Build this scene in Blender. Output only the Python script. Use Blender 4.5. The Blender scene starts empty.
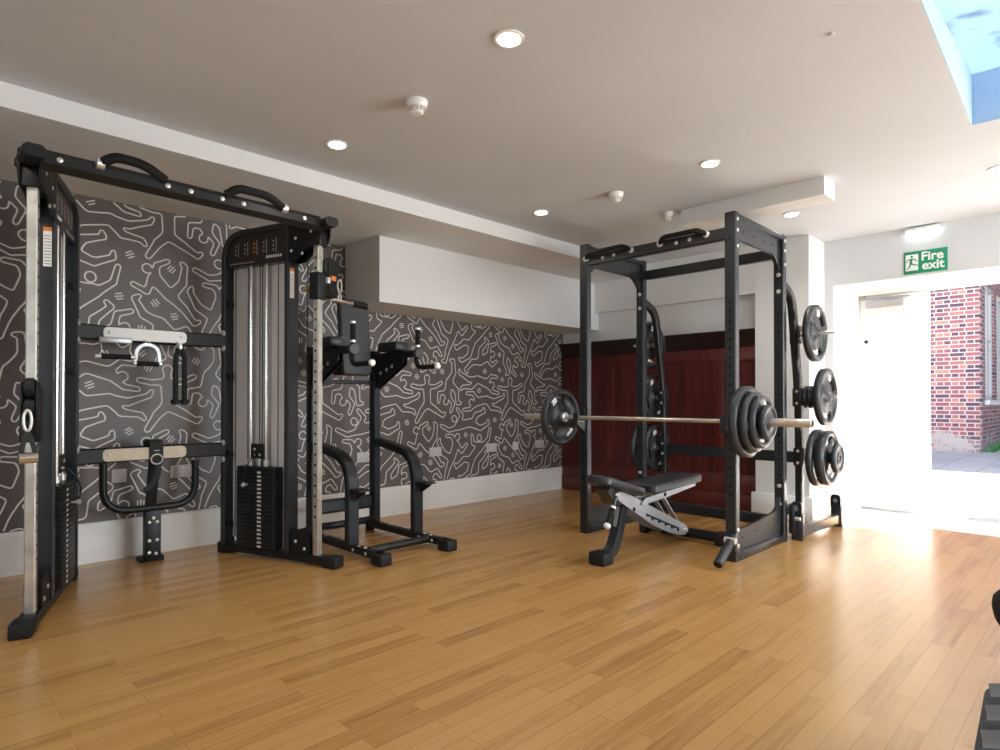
import bpy, bmesh, math, random
import numpy as np
from mathutils import Vector, Matrix

random.seed(7)
C = bpy.context.scene.collection
scene = bpy.context.scene
R = math.radians
PI = math.pi

# ------------------------------------------------------------------ camera
cam_data = bpy.data.cameras.new('camera')
cam = bpy.data.objects.new('camera', cam_data)
C.objects.link(cam)
cam_data.sensor_width = 36.0
cam_data.lens = 36.0 * 613.0 / 1000.0
cam_data.shift_y = 0.01965
cam_data.clip_start = 0.02
cam.location = (0, 0, 1.02)
cam.rotation_euler = (R(90.5), 0, R(45.3 - 90))
scene.camera = cam

# ------------------------------------------------------------------ sky, sun, exposure
world = bpy.data.worlds.new('sky')
scene.world = world
world.use_nodes = True
wn = world.node_tree.nodes
wl = world.node_tree.links
wn.clear()
w_out = wn.new('ShaderNodeOutputWorld')
w_bg = wn.new('ShaderNodeBackground')
w_sky = wn.new('ShaderNodeTexSky')
w_sky.sky_type = 'NISHITA'
w_sky.sun_disc = False
w_sky.sun_elevation = R(57)
w_sky.sun_rotation = R(-70)
w_bg.inputs['Strength'].default_value = 0.19
wl.new(w_sky.outputs[0], w_bg.inputs['Color'])
wl.new(w_bg.outputs[0], w_out.inputs['Surface'])

sun_data = bpy.data.lights.new('sun', 'SUN')
sun = bpy.data.objects.new('sun', sun_data)
C.objects.link(sun)
sun_data.energy = 52.0
sun_data.angle = R(0.6)
sun_data.color = (1.0, 0.965, 0.92)
sun_dir = Vector((-0.76 * math.cos(R(57)), 0.65 * math.cos(R(57)), -math.sin(R(57))))
sun.rotation_euler = sun_dir.to_track_quat('-Z', 'Y').to_euler()
sun.location = (9, -1, 7)


def daylight(name, loc, direction, sx, sy, power, color):
    """area lamp standing in for sky light at one glazed opening"""
    d = bpy.data.lights.new(name, 'AREA')
    d.shape = 'RECTANGLE'
    d.size, d.size_y = sx, sy
    d.energy = power
    d.color = color
    o = bpy.data.objects.new(name, d)
    C.objects.link(o)
    o.location = loc
    o.rotation_euler = Vector(direction).to_track_quat('-Z', 'Y').to_euler()
    return o


daylight('window_daylight', (4.1, -2.42, 1.45), (0, 1, 0), 3.0, 1.7, 110, (0.86, 0.94, 1.0))
daylight('rear_fill_light', (-2.42, 1.2, 1.5), (1, 0, 0), 2.6, 1.6, 20, (0.88, 0.94, 1.0))  # fill lamp at a rear window added to let daylight in

scene.view_settings.view_transform = 'Standard'
scene.view_settings.look = 'None'
scene.view_settings.gamma = 1.0
scene.view_settings.use_curve_mapping = False
scene.view_settings.exposure = 0.62

# ------------------------------------------------------------------ materials


def mat(name, color, rough=0.5, metal=0.0, spec=0.5, bump=0.0, bscale=200.0, var=0.0, vscale=3.0, coat=0.0):
    m = bpy.data.materials.new(name)
    m.use_nodes = True
    nt = m.node_tree
    p = nt.nodes['Principled BSDF']
    p.inputs['Base Color'].default_value = (*color, 1)
    p.inputs['Roughness'].default_value = rough
    p.inputs['Metallic'].default_value = metal
    p.inputs['Specular IOR Level'].default_value = spec
    if coat:
        p.inputs['Coat Weight'].default_value = coat
        p.inputs['Coat Roughness'].default_value = 0.1
    tc = nt.nodes.new('ShaderNodeTexCoord')
    if var:
        n = nt.nodes.new('ShaderNodeTexNoise')
        n.inputs['Scale'].default_value = vscale
        n.inputs['Detail'].default_value = 5
        nt.links.new(tc.outputs['Object'], n.inputs['Vector'])
        r = nt.nodes.new('ShaderNodeValToRGB')
        r.color_ramp.elements[0].position = 0.3
        r.color_ramp.elements[1].position = 0.7
        r.color_ramp.elements[0].color = (*[max(0, c * (1 - var)) for c in color], 1)
        r.color_ramp.elements[1].color = (*[min(1, c * (1 + var)) for c in color], 1)
        nt.links.new(n.outputs['Fac'], r.inputs['Fac'])
        nt.links.new(r.outputs['Color'], p.inputs['Base Color'])
    if bump:
        n2 = nt.nodes.new('ShaderNodeTexNoise')
        n2.inputs['Scale'].default_value = bscale
        n2.inputs['Detail'].default_value = 3
        nt.links.new(tc.outputs['Object'], n2.inputs['Vector'])
        b = nt.nodes.new('ShaderNodeBump')
        b.inputs['Strength'].default_value = bump
        b.inputs['Distance'].default_value = 0.002
        nt.links.new(n2.outputs['Fac'], b.inputs['Height'])
        nt.links.new(b.outputs['Normal'], p.inputs['Normal'])
    return m


def emit(name, color, strength):
    m = bpy.data.materials.new(name)
    m.use_nodes = True
    nt = m.node_tree
    p = nt.nodes['Principled BSDF']
    p.inputs['Base Color'].default_value = (*color, 1)
    p.inputs['Emission Color'].default_value = (*color, 1)
    p.inputs['Emission Strength'].default_value = strength
    return m


M = {}
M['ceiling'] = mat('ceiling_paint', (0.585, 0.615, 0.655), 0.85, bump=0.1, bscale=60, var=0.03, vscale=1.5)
M['wall'] = mat('cream_wall_paint', (0.73, 0.735, 0.73), 0.8, bump=0.1, bscale=60, var=0.03, vscale=1.2)
M['doorwall'] = mat('pale_grey_wall_paint', (0.64, 0.66, 0.68), 0.8, bump=0.1, bscale=60, var=0.02)
M['white'] = mat('white_gloss_paint', (0.90, 0.90, 0.89), 0.35, bump=0.05, bscale=30, var=0.01)
M['skirting'] = mat('cream_skirting_paint', (0.78, 0.76, 0.72), 0.45, bump=0.05, bscale=30, var=0.02)
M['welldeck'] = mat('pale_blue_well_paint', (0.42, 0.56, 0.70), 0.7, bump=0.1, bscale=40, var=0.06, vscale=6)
M['black'] = mat('black_powder_coat', (0.0075, 0.008, 0.009), 0.42, spec=0.35, bump=0.12, bscale=500, var=0.1, vscale=8)
M['graphite'] = mat('graphite_powder_coat', (0.014, 0.016, 0.020), 0.31, spec=0.65, bump=0.12, bscale=500, var=0.1, vscale=8)
M['rubber'] = mat('black_rubber', (0.009, 0.009, 0.0095), 0.6, spec=0.35, bump=0.2, bscale=300, var=0.1)
M['foam'] = mat('black_foam_grip', (0.007, 0.007, 0.0075), 0.75, spec=0.3, bump=0.3, bscale=350, var=0.1)
M['plate'] = mat('dark_grey_urethane', (0.026, 0.029, 0.034), 0.36, bump=0.1, bscale=300, var=0.1)
M['vinyl'] = mat('black_vinyl', (0.022, 0.023, 0.026), 0.34, bump=0.2, bscale=180, var=0.1)
M['greyvinyl'] = mat('charcoal_vinyl', (0.030, 0.031, 0.034), 0.45, bump=0.2, bscale=180, var=0.1)
M['silver'] = mat('silver_powder_coat', (0.42, 0.43, 0.45), 0.36, metal=0.55, bump=0.05, bscale=300, var=0.05)
M['galv'] = mat('galvanised_steel', (0.62, 0.61, 0.56), 0.36, metal=0.85, bump=0.1, bscale=40, var=0.18, vscale=14)
M['chrome'] = mat('polished_chrome', (0.78, 0.78, 0.78), 0.16, metal=1.0, bump=0.02, bscale=100, var=0.03)
M['cradle'] = mat('grey_cradle_plastic', (0.16, 0.17, 0.18), 0.4, bump=0.05, bscale=100, var=0.08)
M['bar'] = mat('brushed_bar_steel', (0.66, 0.62, 0.57), 0.32, metal=0.8, bump=0.1, bscale=600, var=0.06, vscale=30)
M['bolt'] = mat('zinc_bolt', (0.72, 0.72, 0.70), 0.3, metal=0.7, bump=0.05, bscale=200, var=0.05)
M['beige'] = mat('cream_plastic', (0.55, 0.48, 0.36), 0.45, bump=0.05, bscale=100, var=0.08, vscale=12)
M['hole'] = mat('dark_hole', (0.004, 0.004, 0.005), 0.8, bump=0.05, bscale=100, var=0.1)
M['shroud'] = mat('grey_shroud_panel', (0.62, 0.61, 0.61), 0.42, bump=0.03, bscale=80, var=0.04)
M['header'] = mat('black_header_panel', (0.022, 0.018, 0.017), 0.3, bump=0.03, bscale=80, var=0.1)
M['label'] = mat('white_label', (0.80, 0.80, 0.78), 0.4, bump=0.02, bscale=80, var=0.02)
M['orange'] = mat('orange_label', (0.75, 0.20, 0.05), 0.4, bump=0.02, bscale=80, var=0.05)
M['greytext'] = mat('grey_print', (0.30, 0.30, 0.30), 0.5, bump=0.02, bscale=80, var=0.05)
M['plastic'] = mat('white_plastic', (0.80, 0.80, 0.78), 0.35, bump=0.02, bscale=80, var=0.02)
M['socketp'] = mat('grey_socket_plastic', (0.58, 0.56, 0.54), 0.35, bump=0.02, bscale=80, var=0.02)
M['dim'] = mat('off_white_plastic', (0.62, 0.60, 0.57), 0.4, bump=0.02, bscale=80, var=0.03)
M['green'] = mat('fire_exit_green', (0.003, 0.27, 0.13), 0.35, bump=0.02, bscale=80, var=0.04)
M['signwhite'] = mat('sign_white', (0.86, 0.90, 0.87), 0.35, bump=0.02, bscale=80, var=0.02)
M['rope'] = mat('black_rope', (0.015, 0.015, 0.016), 0.9, bump=0.8, bscale=120, var=0.2)
M['strap'] = mat('dark_nylon_webbing', (0.020, 0.020, 0.020), 0.8, bump=0.5, bscale=260, var=0.15)
M['brass'] = mat('yellowed_brass', (0.55, 0.42, 0.16), 0.35, metal=0.8, bump=0.05, bscale=100, var=0.1)
M['lamp'] = emit('downlight_glow', (1.0, 0.86, 0.66), 14.0)
M['tube'] = emit('emergency_lamp_glow', (0.86, 1.0, 1.0), 3.0)
M['mural'] = mat('grey_brown_wallpaper', (0.115, 0.098, 0.092), 0.40, bump=0.15, bscale=120, var=0.05, vscale=1.0)
M['line'] = mat('cream_wallpaper_outline', (0.74, 0.70, 0.66), 0.5, bump=0.1, bscale=120, var=0.04)
M['glass'] = mat('window_glass', (0.16, 0.20, 0.25), 0.05, spec=0.8, bump=0.02, bscale=3, var=0.1)
M['winframe'] = mat('white_window_frame', (0.62, 0.62, 0.62), 0.45, bump=0.05, bscale=60, var=0.04)
M['concrete'] = mat('pale_concrete', (0.42, 0.41, 0.40), 0.85, bump=0.4, bscale=25, var=0.12, vscale=4)
M['weed'] = mat('green_weeds', (0.06, 0.22, 0.06), 0.7, bump=0.3, bscale=60, var=0.3, vscale=20)


def mat_floor():
    m = bpy.data.materials.new('oak_strip_floor')
    m.use_nodes = True
    nt = m.node_tree
    N, L = nt.nodes, nt.links
    p = N['Principled BSDF']
    tc = N.new('ShaderNodeTexCoord')
    br = N.new('ShaderNodeTexBrick')
    br.offset = 0.37
    br.offset_frequency = 2
    br.inputs['Color1'].default_value = (0, 0, 0, 1)
    br.inputs['Color2'].default_value = (1, 1, 1, 1)
    br.inputs['Mortar'].default_value = (0.35, 0.35, 0.35, 1)
    br.inputs['Scale'].default_value = 1.0
    br.inputs['Mortar Size'].default_value = 0.0012
    br.inputs['Brick Width'].default_value = 0.62
    br.inputs['Row Height'].default_value = 0.070
    L.new(tc.outputs['Object'], br.inputs['Vector'])
    mp = N.new('ShaderNodeMapping')
    mp.inputs['Scale'].default_value = (1.6, 26.0, 1.0)
    L.new(tc.outputs['Object'], mp.inputs['Vector'])
    add = N.new('ShaderNodeVectorMath')
    add.operation = 'ADD'
    sc = N.new('ShaderNodeVectorMath')
    sc.operation = 'SCALE'
    sc.inputs['Scale'].default_value = 9.0
    L.new(br.outputs['Color'], sc.inputs[0])
    L.new(mp.outputs[0], add.inputs[0])
    L.new(sc.outputs[0], add.inputs[1])
    gr = N.new('ShaderNodeTexNoise')
    gr.inputs['Scale'].default_value = 1.6
    gr.inputs['Detail'].default_value = 6
    gr.inputs['Roughness'].default_value = 0.6
    gr.inputs['Distortion'].default_value = 0.4
    L.new(add.outputs[0], gr.inputs['Vector'])
    mix = N.new('ShaderNodeMath')
    mix.operation = 'MULTIPLY_ADD'
    mix.inputs[1].default_value = 0.30
    L.new(br.outputs['Color'], mix.inputs[0])
    g2 = N.new('ShaderNodeMath')
    g2.operation = 'MULTIPLY'
    g2.inputs[1].default_value = 0.60
    L.new(gr.outputs['Fac'], g2.inputs[0])
    L.new(g2.outputs[0], mix.inputs[2])
    ramp = N.new('ShaderNodeValToRGB')
    e = ramp.color_ramp.elements
    e[0].position = 0.18
    e[0].color = (0.31, 0.150, 0.042, 1)
    e[1].position = 0.92
    e[1].color = (0.545, 0.310, 0.108, 1)
    k = e.new(0.46)
    k.color = (0.490, 0.266, 0.086, 1)
    L.new(mix.outputs[0], ramp.inputs['Fac'])
    dk = N.new('ShaderNodeMixRGB')
    dk.blend_type = 'MULTIPLY'
    dk.inputs['Color2'].default_value = (0.72, 0.66, 0.6, 1)
    L.new(br.outputs['Fac'], dk.inputs['Fac'])
    L.new(ramp.outputs['Color'], dk.inputs['Color1'])
    L.new(dk.outputs['Color'], p.inputs['Base Color'])
    p.inputs['Roughness'].default_value = 0.25
    p.inputs['Specular IOR Level'].default_value = 0.85
    wv = N.new('ShaderNodeTexNoise')
    wv.inputs['Scale'].default_value = 5.0
    L.new(tc.outputs['Object'], wv.inputs['Vector'])
    b0 = N.new('ShaderNodeBump')
    b0.inputs['Strength'].default_value = 0.12
    b0.inputs['Distance'].default_value = 0.004
    L.new(wv.outputs['Fac'], b0.inputs['Height'])
    L.new(b0.outputs['Normal'], p.inputs['Normal'])
    return m


def mat_brick(name, axis):
    """English bond: stretcher rows and header rows by turns; axis = horizontal world axis of the wall"""
    m = bpy.data.materials.new(name)
    m.use_nodes = True
    nt = m.node_tree
    N, L = nt.nodes, nt.links
    p = N['Principled BSDF']
    tc = N.new('ShaderNodeTexCoord')
    sep = N.new('ShaderNodeSeparateXYZ')
    L.new(tc.outputs['Object'], sep.inputs[0])
    cmb = N.new('ShaderNodeCombineXYZ')
    L.new(sep.outputs[axis], cmb.inputs[0])
    L.new(sep.outputs[2], cmb.inputs[1])
    br = N.new('ShaderNodeTexBrick')
    br.offset = 0.25
    br.offset_frequency = 2
    br.squash = 0.5
    br.squash_frequency = 2
    br.inputs['Color1'].default_value = (0, 0, 0, 1)
    br.inputs['Color2'].default_value = (1, 1, 1, 1)
    br.inputs['Mortar'].default_value = (0.5, 0.5, 0.5, 1)
    br.inputs['Scale'].default_value = 1.0
    br.inputs['Mortar Size'].default_value = 0.010
    br.inputs['Mortar Smooth'].default_value = 0.2
    br.inputs['Brick Width'].default_value = 0.225
    br.inputs['Row Height'].default_value = 0.075
    L.new(cmb.outputs[0], br.inputs['Vector'])
    ramp = N.new('ShaderNodeValToRGB')
    e = ramp.color_ramp.elements
    e[0].position = 0.0
    e[0].color = (0.065, 0.045, 0.065, 1)
    e[1].position = 1.0
    e[1].color = (0.37, 0.19, 0.13, 1)
    for pos, c in ((0.25, (0.115, 0.062, 0.080)), (0.45, (0.22, 0.075, 0.080)), (0.7, (0.29, 0.100, 0.098)), (0.88, (0.36, 0.155, 0.125))):
        k = e.new(pos)
        k.color = (*c, 1)
    L.new(br.outputs['Color'], ramp.inputs['Fac'])
    no = N.new('ShaderNodeTexNoise')
    no.inputs['Scale'].default_value = 30
    no.inputs['Detail'].default_value = 5
    L.new(tc.outputs['Object'], no.inputs['Vector'])
    ov = N.new('ShaderNodeMixRGB')
    ov.blend_type = 'OVERLAY'
    ov.inputs['Fac'].default_value = 0.5
    L.new(ramp.outputs['Color'], ov.inputs['Color1'])
    L.new(no.outputs['Fac'], ov.inputs['Color2'])
    mm = N.new('ShaderNodeMixRGB')
    mm.inputs['Color2'].default_value = (0.46, 0.40, 0.42, 1)
    L.new(br.outputs['Fac'], mm.inputs['Fac'])
    L.new(ov.outputs['Color'], mm.inputs['Color1'])
    # old lime wash and damp patches low down on the wall
    pn = N.new('ShaderNodeTexNoise')
    pn.inputs['Scale'].default_value = 2.6
    pn.inputs['Detail'].default_value = 8
    pn.inputs['Roughness'].default_value = 0.7
    L.new(tc.outputs['Object'], pn.inputs['Vector'])
    hz = N.new('ShaderNodeMapRange')
    hz.inputs['From Min'].default_value = 1.0
    hz.inputs['From Max'].default_value = 0.1
    hz.inputs['To Min'].default_value = -0.35
    hz.inputs['To Max'].default_value = 0.09
    L.new(sep.outputs[2], hz.inputs['Value'])
    ad = N.new('ShaderNodeMath')
    L.new(pn.outputs['Fac'], ad.inputs[0])
    L.new(hz.outputs[0], ad.inputs[1])
    st = N.new('ShaderNodeMapRange')
    st.inputs['From Min'].default_value = 0.50
    st.inputs['From Max'].default_value = 0.60
    L.new(ad.outputs[0], st.inputs['Value'])
    pm = N.new('ShaderNodeMixRGB')
    pm.inputs['Color2'].default_value = (0.40, 0.35, 0.34, 1)
    L.new(st.outputs[0], pm.inputs['Fac'])
    L.new(mm.outputs['Color'], pm.inputs['Color1'])
    L.new(pm.outputs['Color'], p.inputs['Base Color'])
    p.inputs['Roughness'].default_value = 0.85
    b = N.new('ShaderNodeBump')
    b.inputs['Strength'].default_value = 0.5
    b.inputs['Distance'].default_value = 0.006
    b.invert = True
    L.new(br.outputs['Fac'], b.inputs['Height'])
    L.new(b.outputs['Normal'], p.inputs['Normal'])
    return m


def mat_paving():
    m = bpy.data.materials.new('grey_paving')
    m.use_nodes = True
    nt = m.node_tree
    N, L = nt.nodes, nt.links
    p = N['Principled BSDF']
    tc = N.new('ShaderNodeTexCoord')
    br = N.new('ShaderNodeTexBrick')
    br.inputs['Color1'].default_value = (0.40, 0.40, 0.40, 1)
    br.inputs['Color2'].default_value = (0.48, 0.48, 0.47, 1)
    br.inputs['Mortar'].default_value = (0.36, 0.35, 0.34, 1)
    br.inputs['Scale'].default_value = 1.0
    br.inputs['Mortar Size'].default_value = 0.012
    br.inputs['Brick Width'].default_value = 0.6
    br.inputs['Row Height'].default_value = 0.45
    L.new(tc.outputs['Object'], br.inputs['Vector'])
    L.new(br.outputs['Color'], p.inputs['Base Color'])
    p.inputs['Roughness'].default_value = 0.9
    return m


def mat_wood_red(name, c0, c1):
    m = bpy.data.materials.new(name)
    m.use_nodes = True
    nt = m.node_tree
    N, L = nt.nodes, nt.links
    p = N['Principled BSDF']
    tc = N.new('ShaderNodeTexCoord')
    mp = N.new('ShaderNodeMapping')
    mp.inputs['Scale'].default_value = (12, 12, 0.7)
    L.new(tc.outputs['Object'], mp.inputs['Vector'])
    n = N.new('ShaderNodeTexNoise')
    n.inputs['Scale'].default_value = 1.5
    n.inputs['Detail'].default_value = 6
    L.new(mp.outputs[0], n.inputs['Vector'])
    r = N.new('ShaderNodeValToRGB')
    r.color_ramp.elements[0].position = 0.3
    r.color_ramp.elements[1].position = 0.72
    r.color_ramp.elements[0].color = (*c0, 1)
    r.color_ramp.elements[1].color = (*c1, 1)
    L.new(n.outputs['Fac'], r.inputs['Fac'])
    L.new(r.outputs['Color'], p.inputs['Base Color'])
    p.inputs['Roughness'].default_value = 0.38
    return m


M['floor'] = mat_floor()
M['brick_x'] = mat_brick('mixed_red_brick_front', 1)
M['brick_y'] = mat_brick('mixed_red_brick_side', 0)
M['paving'] = mat_paving()
M['mahogany'] = mat_wood_red('mahogany_boards', (0.048, 0.0065, 0.0055), (0.150, 0.018, 0.013))
M['rail'] = mat_wood_red('dark_mahogany_rail', (0.010, 0.004, 0.004), (0.028, 0.008, 0.007))

# ------------------------------------------------------------------ mesh builder


class MB:
    def __init__(self):
        self.v, self.f, self.mi, self.cur = [], [], [], 0

    def add(self, verts, faces):
        o = len(self.v)
        self.v += [tuple(p) for p in verts]
        self.f += [tuple(i + o for i in fc) for fc in faces]
        self.mi += [self.cur] * len(faces)
        return self

    def from_bm(self, bm, mtx=None):
        bm.verts.index_update()
        vs = [(mtx @ v.co if mtx else v.co.copy()) for v in bm.verts]
        self.add(vs, [[v.index for v in f.verts] for f in bm.faces])
        bm.free()
        return self

    def box(self, x0, x1, y0, y1, z0, z1, bev=0.0, mtx=None):
        bm = bmesh.new()
        bmesh.ops.create_cube(bm, size=1)
        for v in bm.verts:
            v.co = Vector(((x0 + x1) / 2 + v.co.x * (x1 - x0), (y0 + y1) / 2 + v.co.y * (y1 - y0), (z0 + z1) / 2 + v.co.z * (z1 - z0)))
        if bev:
            bmesh.ops.bevel(bm, geom=list(bm.edges), offset=bev, segments=2, affect='EDGES', profile=0.5)
        return self.from_bm(bm, mtx)

    def path(self, pts, prof, up=(0, 0, 1), closed=False, caps=True):
        """sweep a 2D profile (side, up) along 3D points with mitred joints"""
        P = [Vector(p) for p in pts]
        n, k = len(P), len(prof)
        up = Vector(up)
        rings = []
        side_prev = None
        for i in range(n):
            if closed:
                d0, d1 = (P[i] - P[i - 1]).normalized(), (P[(i + 1) % n] - P[i]).normalized()
            else:
                d0 = (P[i] - P[i - 1]).normalized() if i else (P[1] - P[0]).normalized()
                d1 = (P[i + 1] - P[i]).normalized() if i < n - 1 else d0
            t = (d0 + d1)
            t = t.normalized() if t.length > 1e-6 else d0
            s = t.cross(up)
            if s.length < 1e-4:
                s = side_prev if side_prev else t.cross(Vector((1, 0, 0.01)))
            s.normalize()
            if side_prev and s.dot(side_prev) < 0:
                s = -s
            side_prev = s
            u = s.cross(t).normalized()
            c = max(0.5, t.dot(d0))
            # widen in the bend plane
            bend = (d1 - d0)
            bs = abs(bend.normalized().dot(s)) if bend.length > 1e-4 else 0
            bu = abs(bend.normalized().dot(u)) if bend.length > 1e-4 else 0
            ks = 1 + (1 / c - 1) * bs
            ku = 1 + (1 / c - 1) * bu
            rings.append([P[i] + s * (a * ks) + u * (b * ku) for a, b in prof])
        vs = [p for r in rings for p in r]
        fs = []
        for i in range(n if closed else n - 1):
            a, b = i * k, ((i + 1) % n) * k
            for j in range(k):
                j2 = (j + 1) % k
                fs.append((a + j, a + j2, b + j2, b + j))
        if caps and not closed:
            fs.append(tuple(range(k))[::-1])
            fs.append(tuple((n - 1) * k + j for j in range(k)))
        return self.add(vs, fs)

    def beam(self, p0, p1, w, h, up=(0, 0, 1), ch=None):
        return self.path([p0, p1], rect(w, h, ch), up)

    def tube(self, pts, r, seg=14, up=(0, 0, 1)):
        return self.path(pts, circ(r, seg), up)

    def lathe(self, prof, origin, axis, seg=28):
        """prof: list of (distance along axis, radius)"""
        o, ax = Vector(origin), Vector(axis).normalized()
        a = ax.orthogonal().normalized()
        b = ax.cross(a)
        vs, fs = [], []
        for d, r in prof:
            for j in range(seg):
                t = 2 * PI * j / seg
                vs.append(o + ax * d + (a * math.cos(t) + b * math.sin(t)) * r)
        n = len(prof)
        for i in range(n - 1):
            for j in range(seg):
                j2 = (j + 1) % seg
                fs.append((i * seg + j, i * seg + j2, (i + 1) * seg + j2, (i + 1) * seg + j))
        fs.append(tuple(range(seg))[::-1])
        fs.append(tuple((n - 1) * seg + j for j in range(seg)))
        return self.add(vs, fs)

    def cyl(self, p0, p1, r, seg=20, ch=0.0):
        p0, p1 = Vector(p0), Vector(p1)
        L = (p1 - p0).length
        if ch:
            pr = [(0, r - ch), (ch, r), (L - ch, r), (L, r - ch)]
        else:
            pr = [(0, r), (L, r)]
        return self.lathe(pr, p0, p1 - p0, seg)

    def prism(self, poly, frame, t0, t1):
        """extrude a 2D polygon; frame = (origin, ex, ey, en)"""
        o, ex, ey, en = [Vector(q) for q in frame]
        n = len(poly)
        vs = [o + ex * a + ey * b + en * t0 for a, b in poly] + [o + ex * a + ey * b + en * t1 for a, b in poly]
        fs = [tuple(range(n))[::-1], tuple(range(n, 2 * n))]
        for i in range(n):
            j = (i + 1) % n
            fs.append((i, j, n + j, n + i))
        return self.add(vs, fs)

    def build(self, name, material, parent=None, smooth=True, angle=35):
        me = bpy.data.meshes.new(name)
        off = Vector((0, 0, 0))
        q = parent
        while q is not None:
            off += Vector(q.location)
            q = q.parent
        me.from_pydata([tuple(Vector(p) - off) for p in self.v], [], self.f)
        bm = bmesh.new()
        bm.from_mesh(me)
        bmesh.ops.recalc_face_normals(bm, faces=bm.faces)
        bm.to_mesh(me)
        bm.free()
        mats = material if isinstance(material, (list, tuple)) else [material]
        for q in mats:
            me.materials.append(M[q])
        if len(mats) > 1:
            for poly, mi in zip(me.polygons, self.mi):
                poly.material_index = mi
        if smooth:
            for poly in me.polygons:
                poly.use_smooth = True
            me.set_sharp_from_angle(angle=R(angle))
        ob = bpy.data.objects.new(name, me)
        C.objects.link(ob)
        if parent is not None:
            ob.parent = parent
        return ob


def rect(w, h, ch=None):
    c = min(w, h) * 0.12 if ch is None else ch
    a, b = w / 2, h / 2
    return [(-a + c, -b), (a - c, -b), (a, -b + c), (a, b - c), (a - c, b), (-a + c, b), (-a, b - c), (-a, -b + c)]


def circ(r, seg=14, sq=1.0):
    return [(r * math.cos(2 * PI * i / seg), r * sq * math.sin(2 * PI * i / seg)) for i in range(seg)]


def fillet(pts, rad, n=6):
    """round the corners of a 3D polyline"""
    P = [Vector(p) for p in pts]
    out = [P[0]]
    for i in range(1, len(P) - 1):
        r = rad[i - 1] if isinstance(rad, (list, tuple)) else rad
        a, b, c = P[i - 1], P[i], P[i + 1]
        d0, d1 = (a - b).normalized(), (c - b).normalized()
        r2 = min(r, (a - b).length * 0.49, (c - b).length * 0.49)
        s, e = b + d0 * r2, b + d1 * r2
        for k in range(n + 1):
            t = k / n
            out.append(s * (1 - t) ** 2 + b * 2 * t * (1 - t) + e * t * t)
    out.append(P[-1])
    return out


def fillet2(poly, rad, n=5):
    """round the corners of a closed 2D polygon"""
    P = [Vector((p[0], p[1], 0)) for p in poly]
    m = len(P)
    out = []
    for i in range(m):
        r = rad[i] if isinstance(rad, (list, tuple)) else rad
        a, b, c = P[i - 1], P[i], P[(i + 1) % m]
        if r <= 0:
            out.append((b.x, b.y))
            continue
        d0, d1 = (a - b).normalized(), (c - b).normalized()
        r2 = min(r, (a - b).length * 0.49, (c - b).length * 0.49)
        s, e = b + d0 * r2, b + d1 * r2
        for k in range(n + 1):
            t = k / n
            q = s * (1 - t) ** 2 + b * 2 * t * (1 - t) + e * t * t
            out.append((q.x, q.y))
    return out


def thing(name, label, cat, loc=(0, 0, 0), group=None):
    o = bpy.data.objects.new(name, None)
    C.objects.link(o)
    o.empty_display_size = 0.1
    o.location = loc
    o['label'] = label
    o['category'] = cat
    if group:
        o['group'] = group
    return o


def tag(o, label, cat, group=None):
    o['label'] = label
    o['category'] = cat
    if group:
        o['group'] = group
    return o


def struct(o, kind='structure'):
    o['kind'] = kind
    return o


def recenter(o, loc):
    """move a mesh's origin to loc (a thing that is one mesh)"""
    loc = Vector(loc)
    o.data.transform(Matrix.Translation(-loc))
    o.location = loc
    return o


def dup(root, loc=None, label=None, rot=None):
    r = root.copy()
    C.objects.link(r)
    if loc is not None:
        r.location = loc
    if rot is not None:
        r.rotation_euler = rot
    if label:
        r['label'] = label
    for ch in list(root.children):
        c = ch.copy()
        C.objects.link(c)
        c.parent = r
        for g in list(ch.children):
            d = g.copy()
            C.objects.link(d)
            d.parent = c
    return r


def text_mb(s, size, frame, depth=0.001, align='CENTER', bold=0.0):
    """letters as a thin mesh; frame = (origin, ex, ey, en)"""
    cu = bpy.data.curves.new('letters', 'FONT')
    cu.body = s
    cu.size = size
    cu.align_x = align
    cu.align_y = 'CENTER'
    cu.extrude = depth
    cu.offset = bold
    cu.resolution_u = 3
    ob = bpy.data.objects.new('letters', cu)
    C.objects.link(ob)
    dg = bpy.context.evaluated_depsgraph_get()
    me = ob.evaluated_get(dg).to_mesh()
    o, ex, ey, en = [Vector(q) for q in frame]
    mb = MB()
    mb.add([o + ex * v.co.x + ey * v.co.y + en * v.co.z for v in me.vertices], [tuple(p.vertices) for p in me.polygons])
    ob.evaluated_get(dg).to_mesh_clear()
    bpy.data.objects.remove(ob)
    bpy.data.curves.remove(cu)
    return mb


_bolts = {}


def bolt(parent, pos, axis, r=0.010, h=0.006, m='bolt', name='bolt'):
    """one domed bolt head; copies share the mesh"""
    ax = Vector(axis).normalized()
    key = (round(r, 4), round(h, 4), m, tuple(round(a, 3) for a in ax), name)
    off = Vector((0, 0, 0))
    q = parent
    while q is not None:
        off += Vector(q.location)
        q = q.parent
    if key in _bolts:
        o = _bolts[key].copy()
        C.objects.link(o)
        o.parent = parent
    else:
        mb = MB().lathe([(-0.002, r), (h * 0.4, r), (h * 0.8, r * 0.75), (h, r * 0.3)], (0, 0, 0), ax, 12)
        me_o = mb.build(name, m, None)
        _bolts[key] = me_o
        o = me_o
        o.parent = parent
    o.location = Vector(pos) - off
    return o

# ================================================================== the room
ZC, ZS = 2.41, 2.30        # ceiling, lower soffit along the mural wall
YM, XP, XD = 4.55, 5.53, 5.84   # mural wall, panelled wall, door wall

floor = struct(MB().box(-2.5, 6.46, -2.5, 4.7, -0.10, 0.0).build('floor', 'floor', smooth=False))

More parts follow.
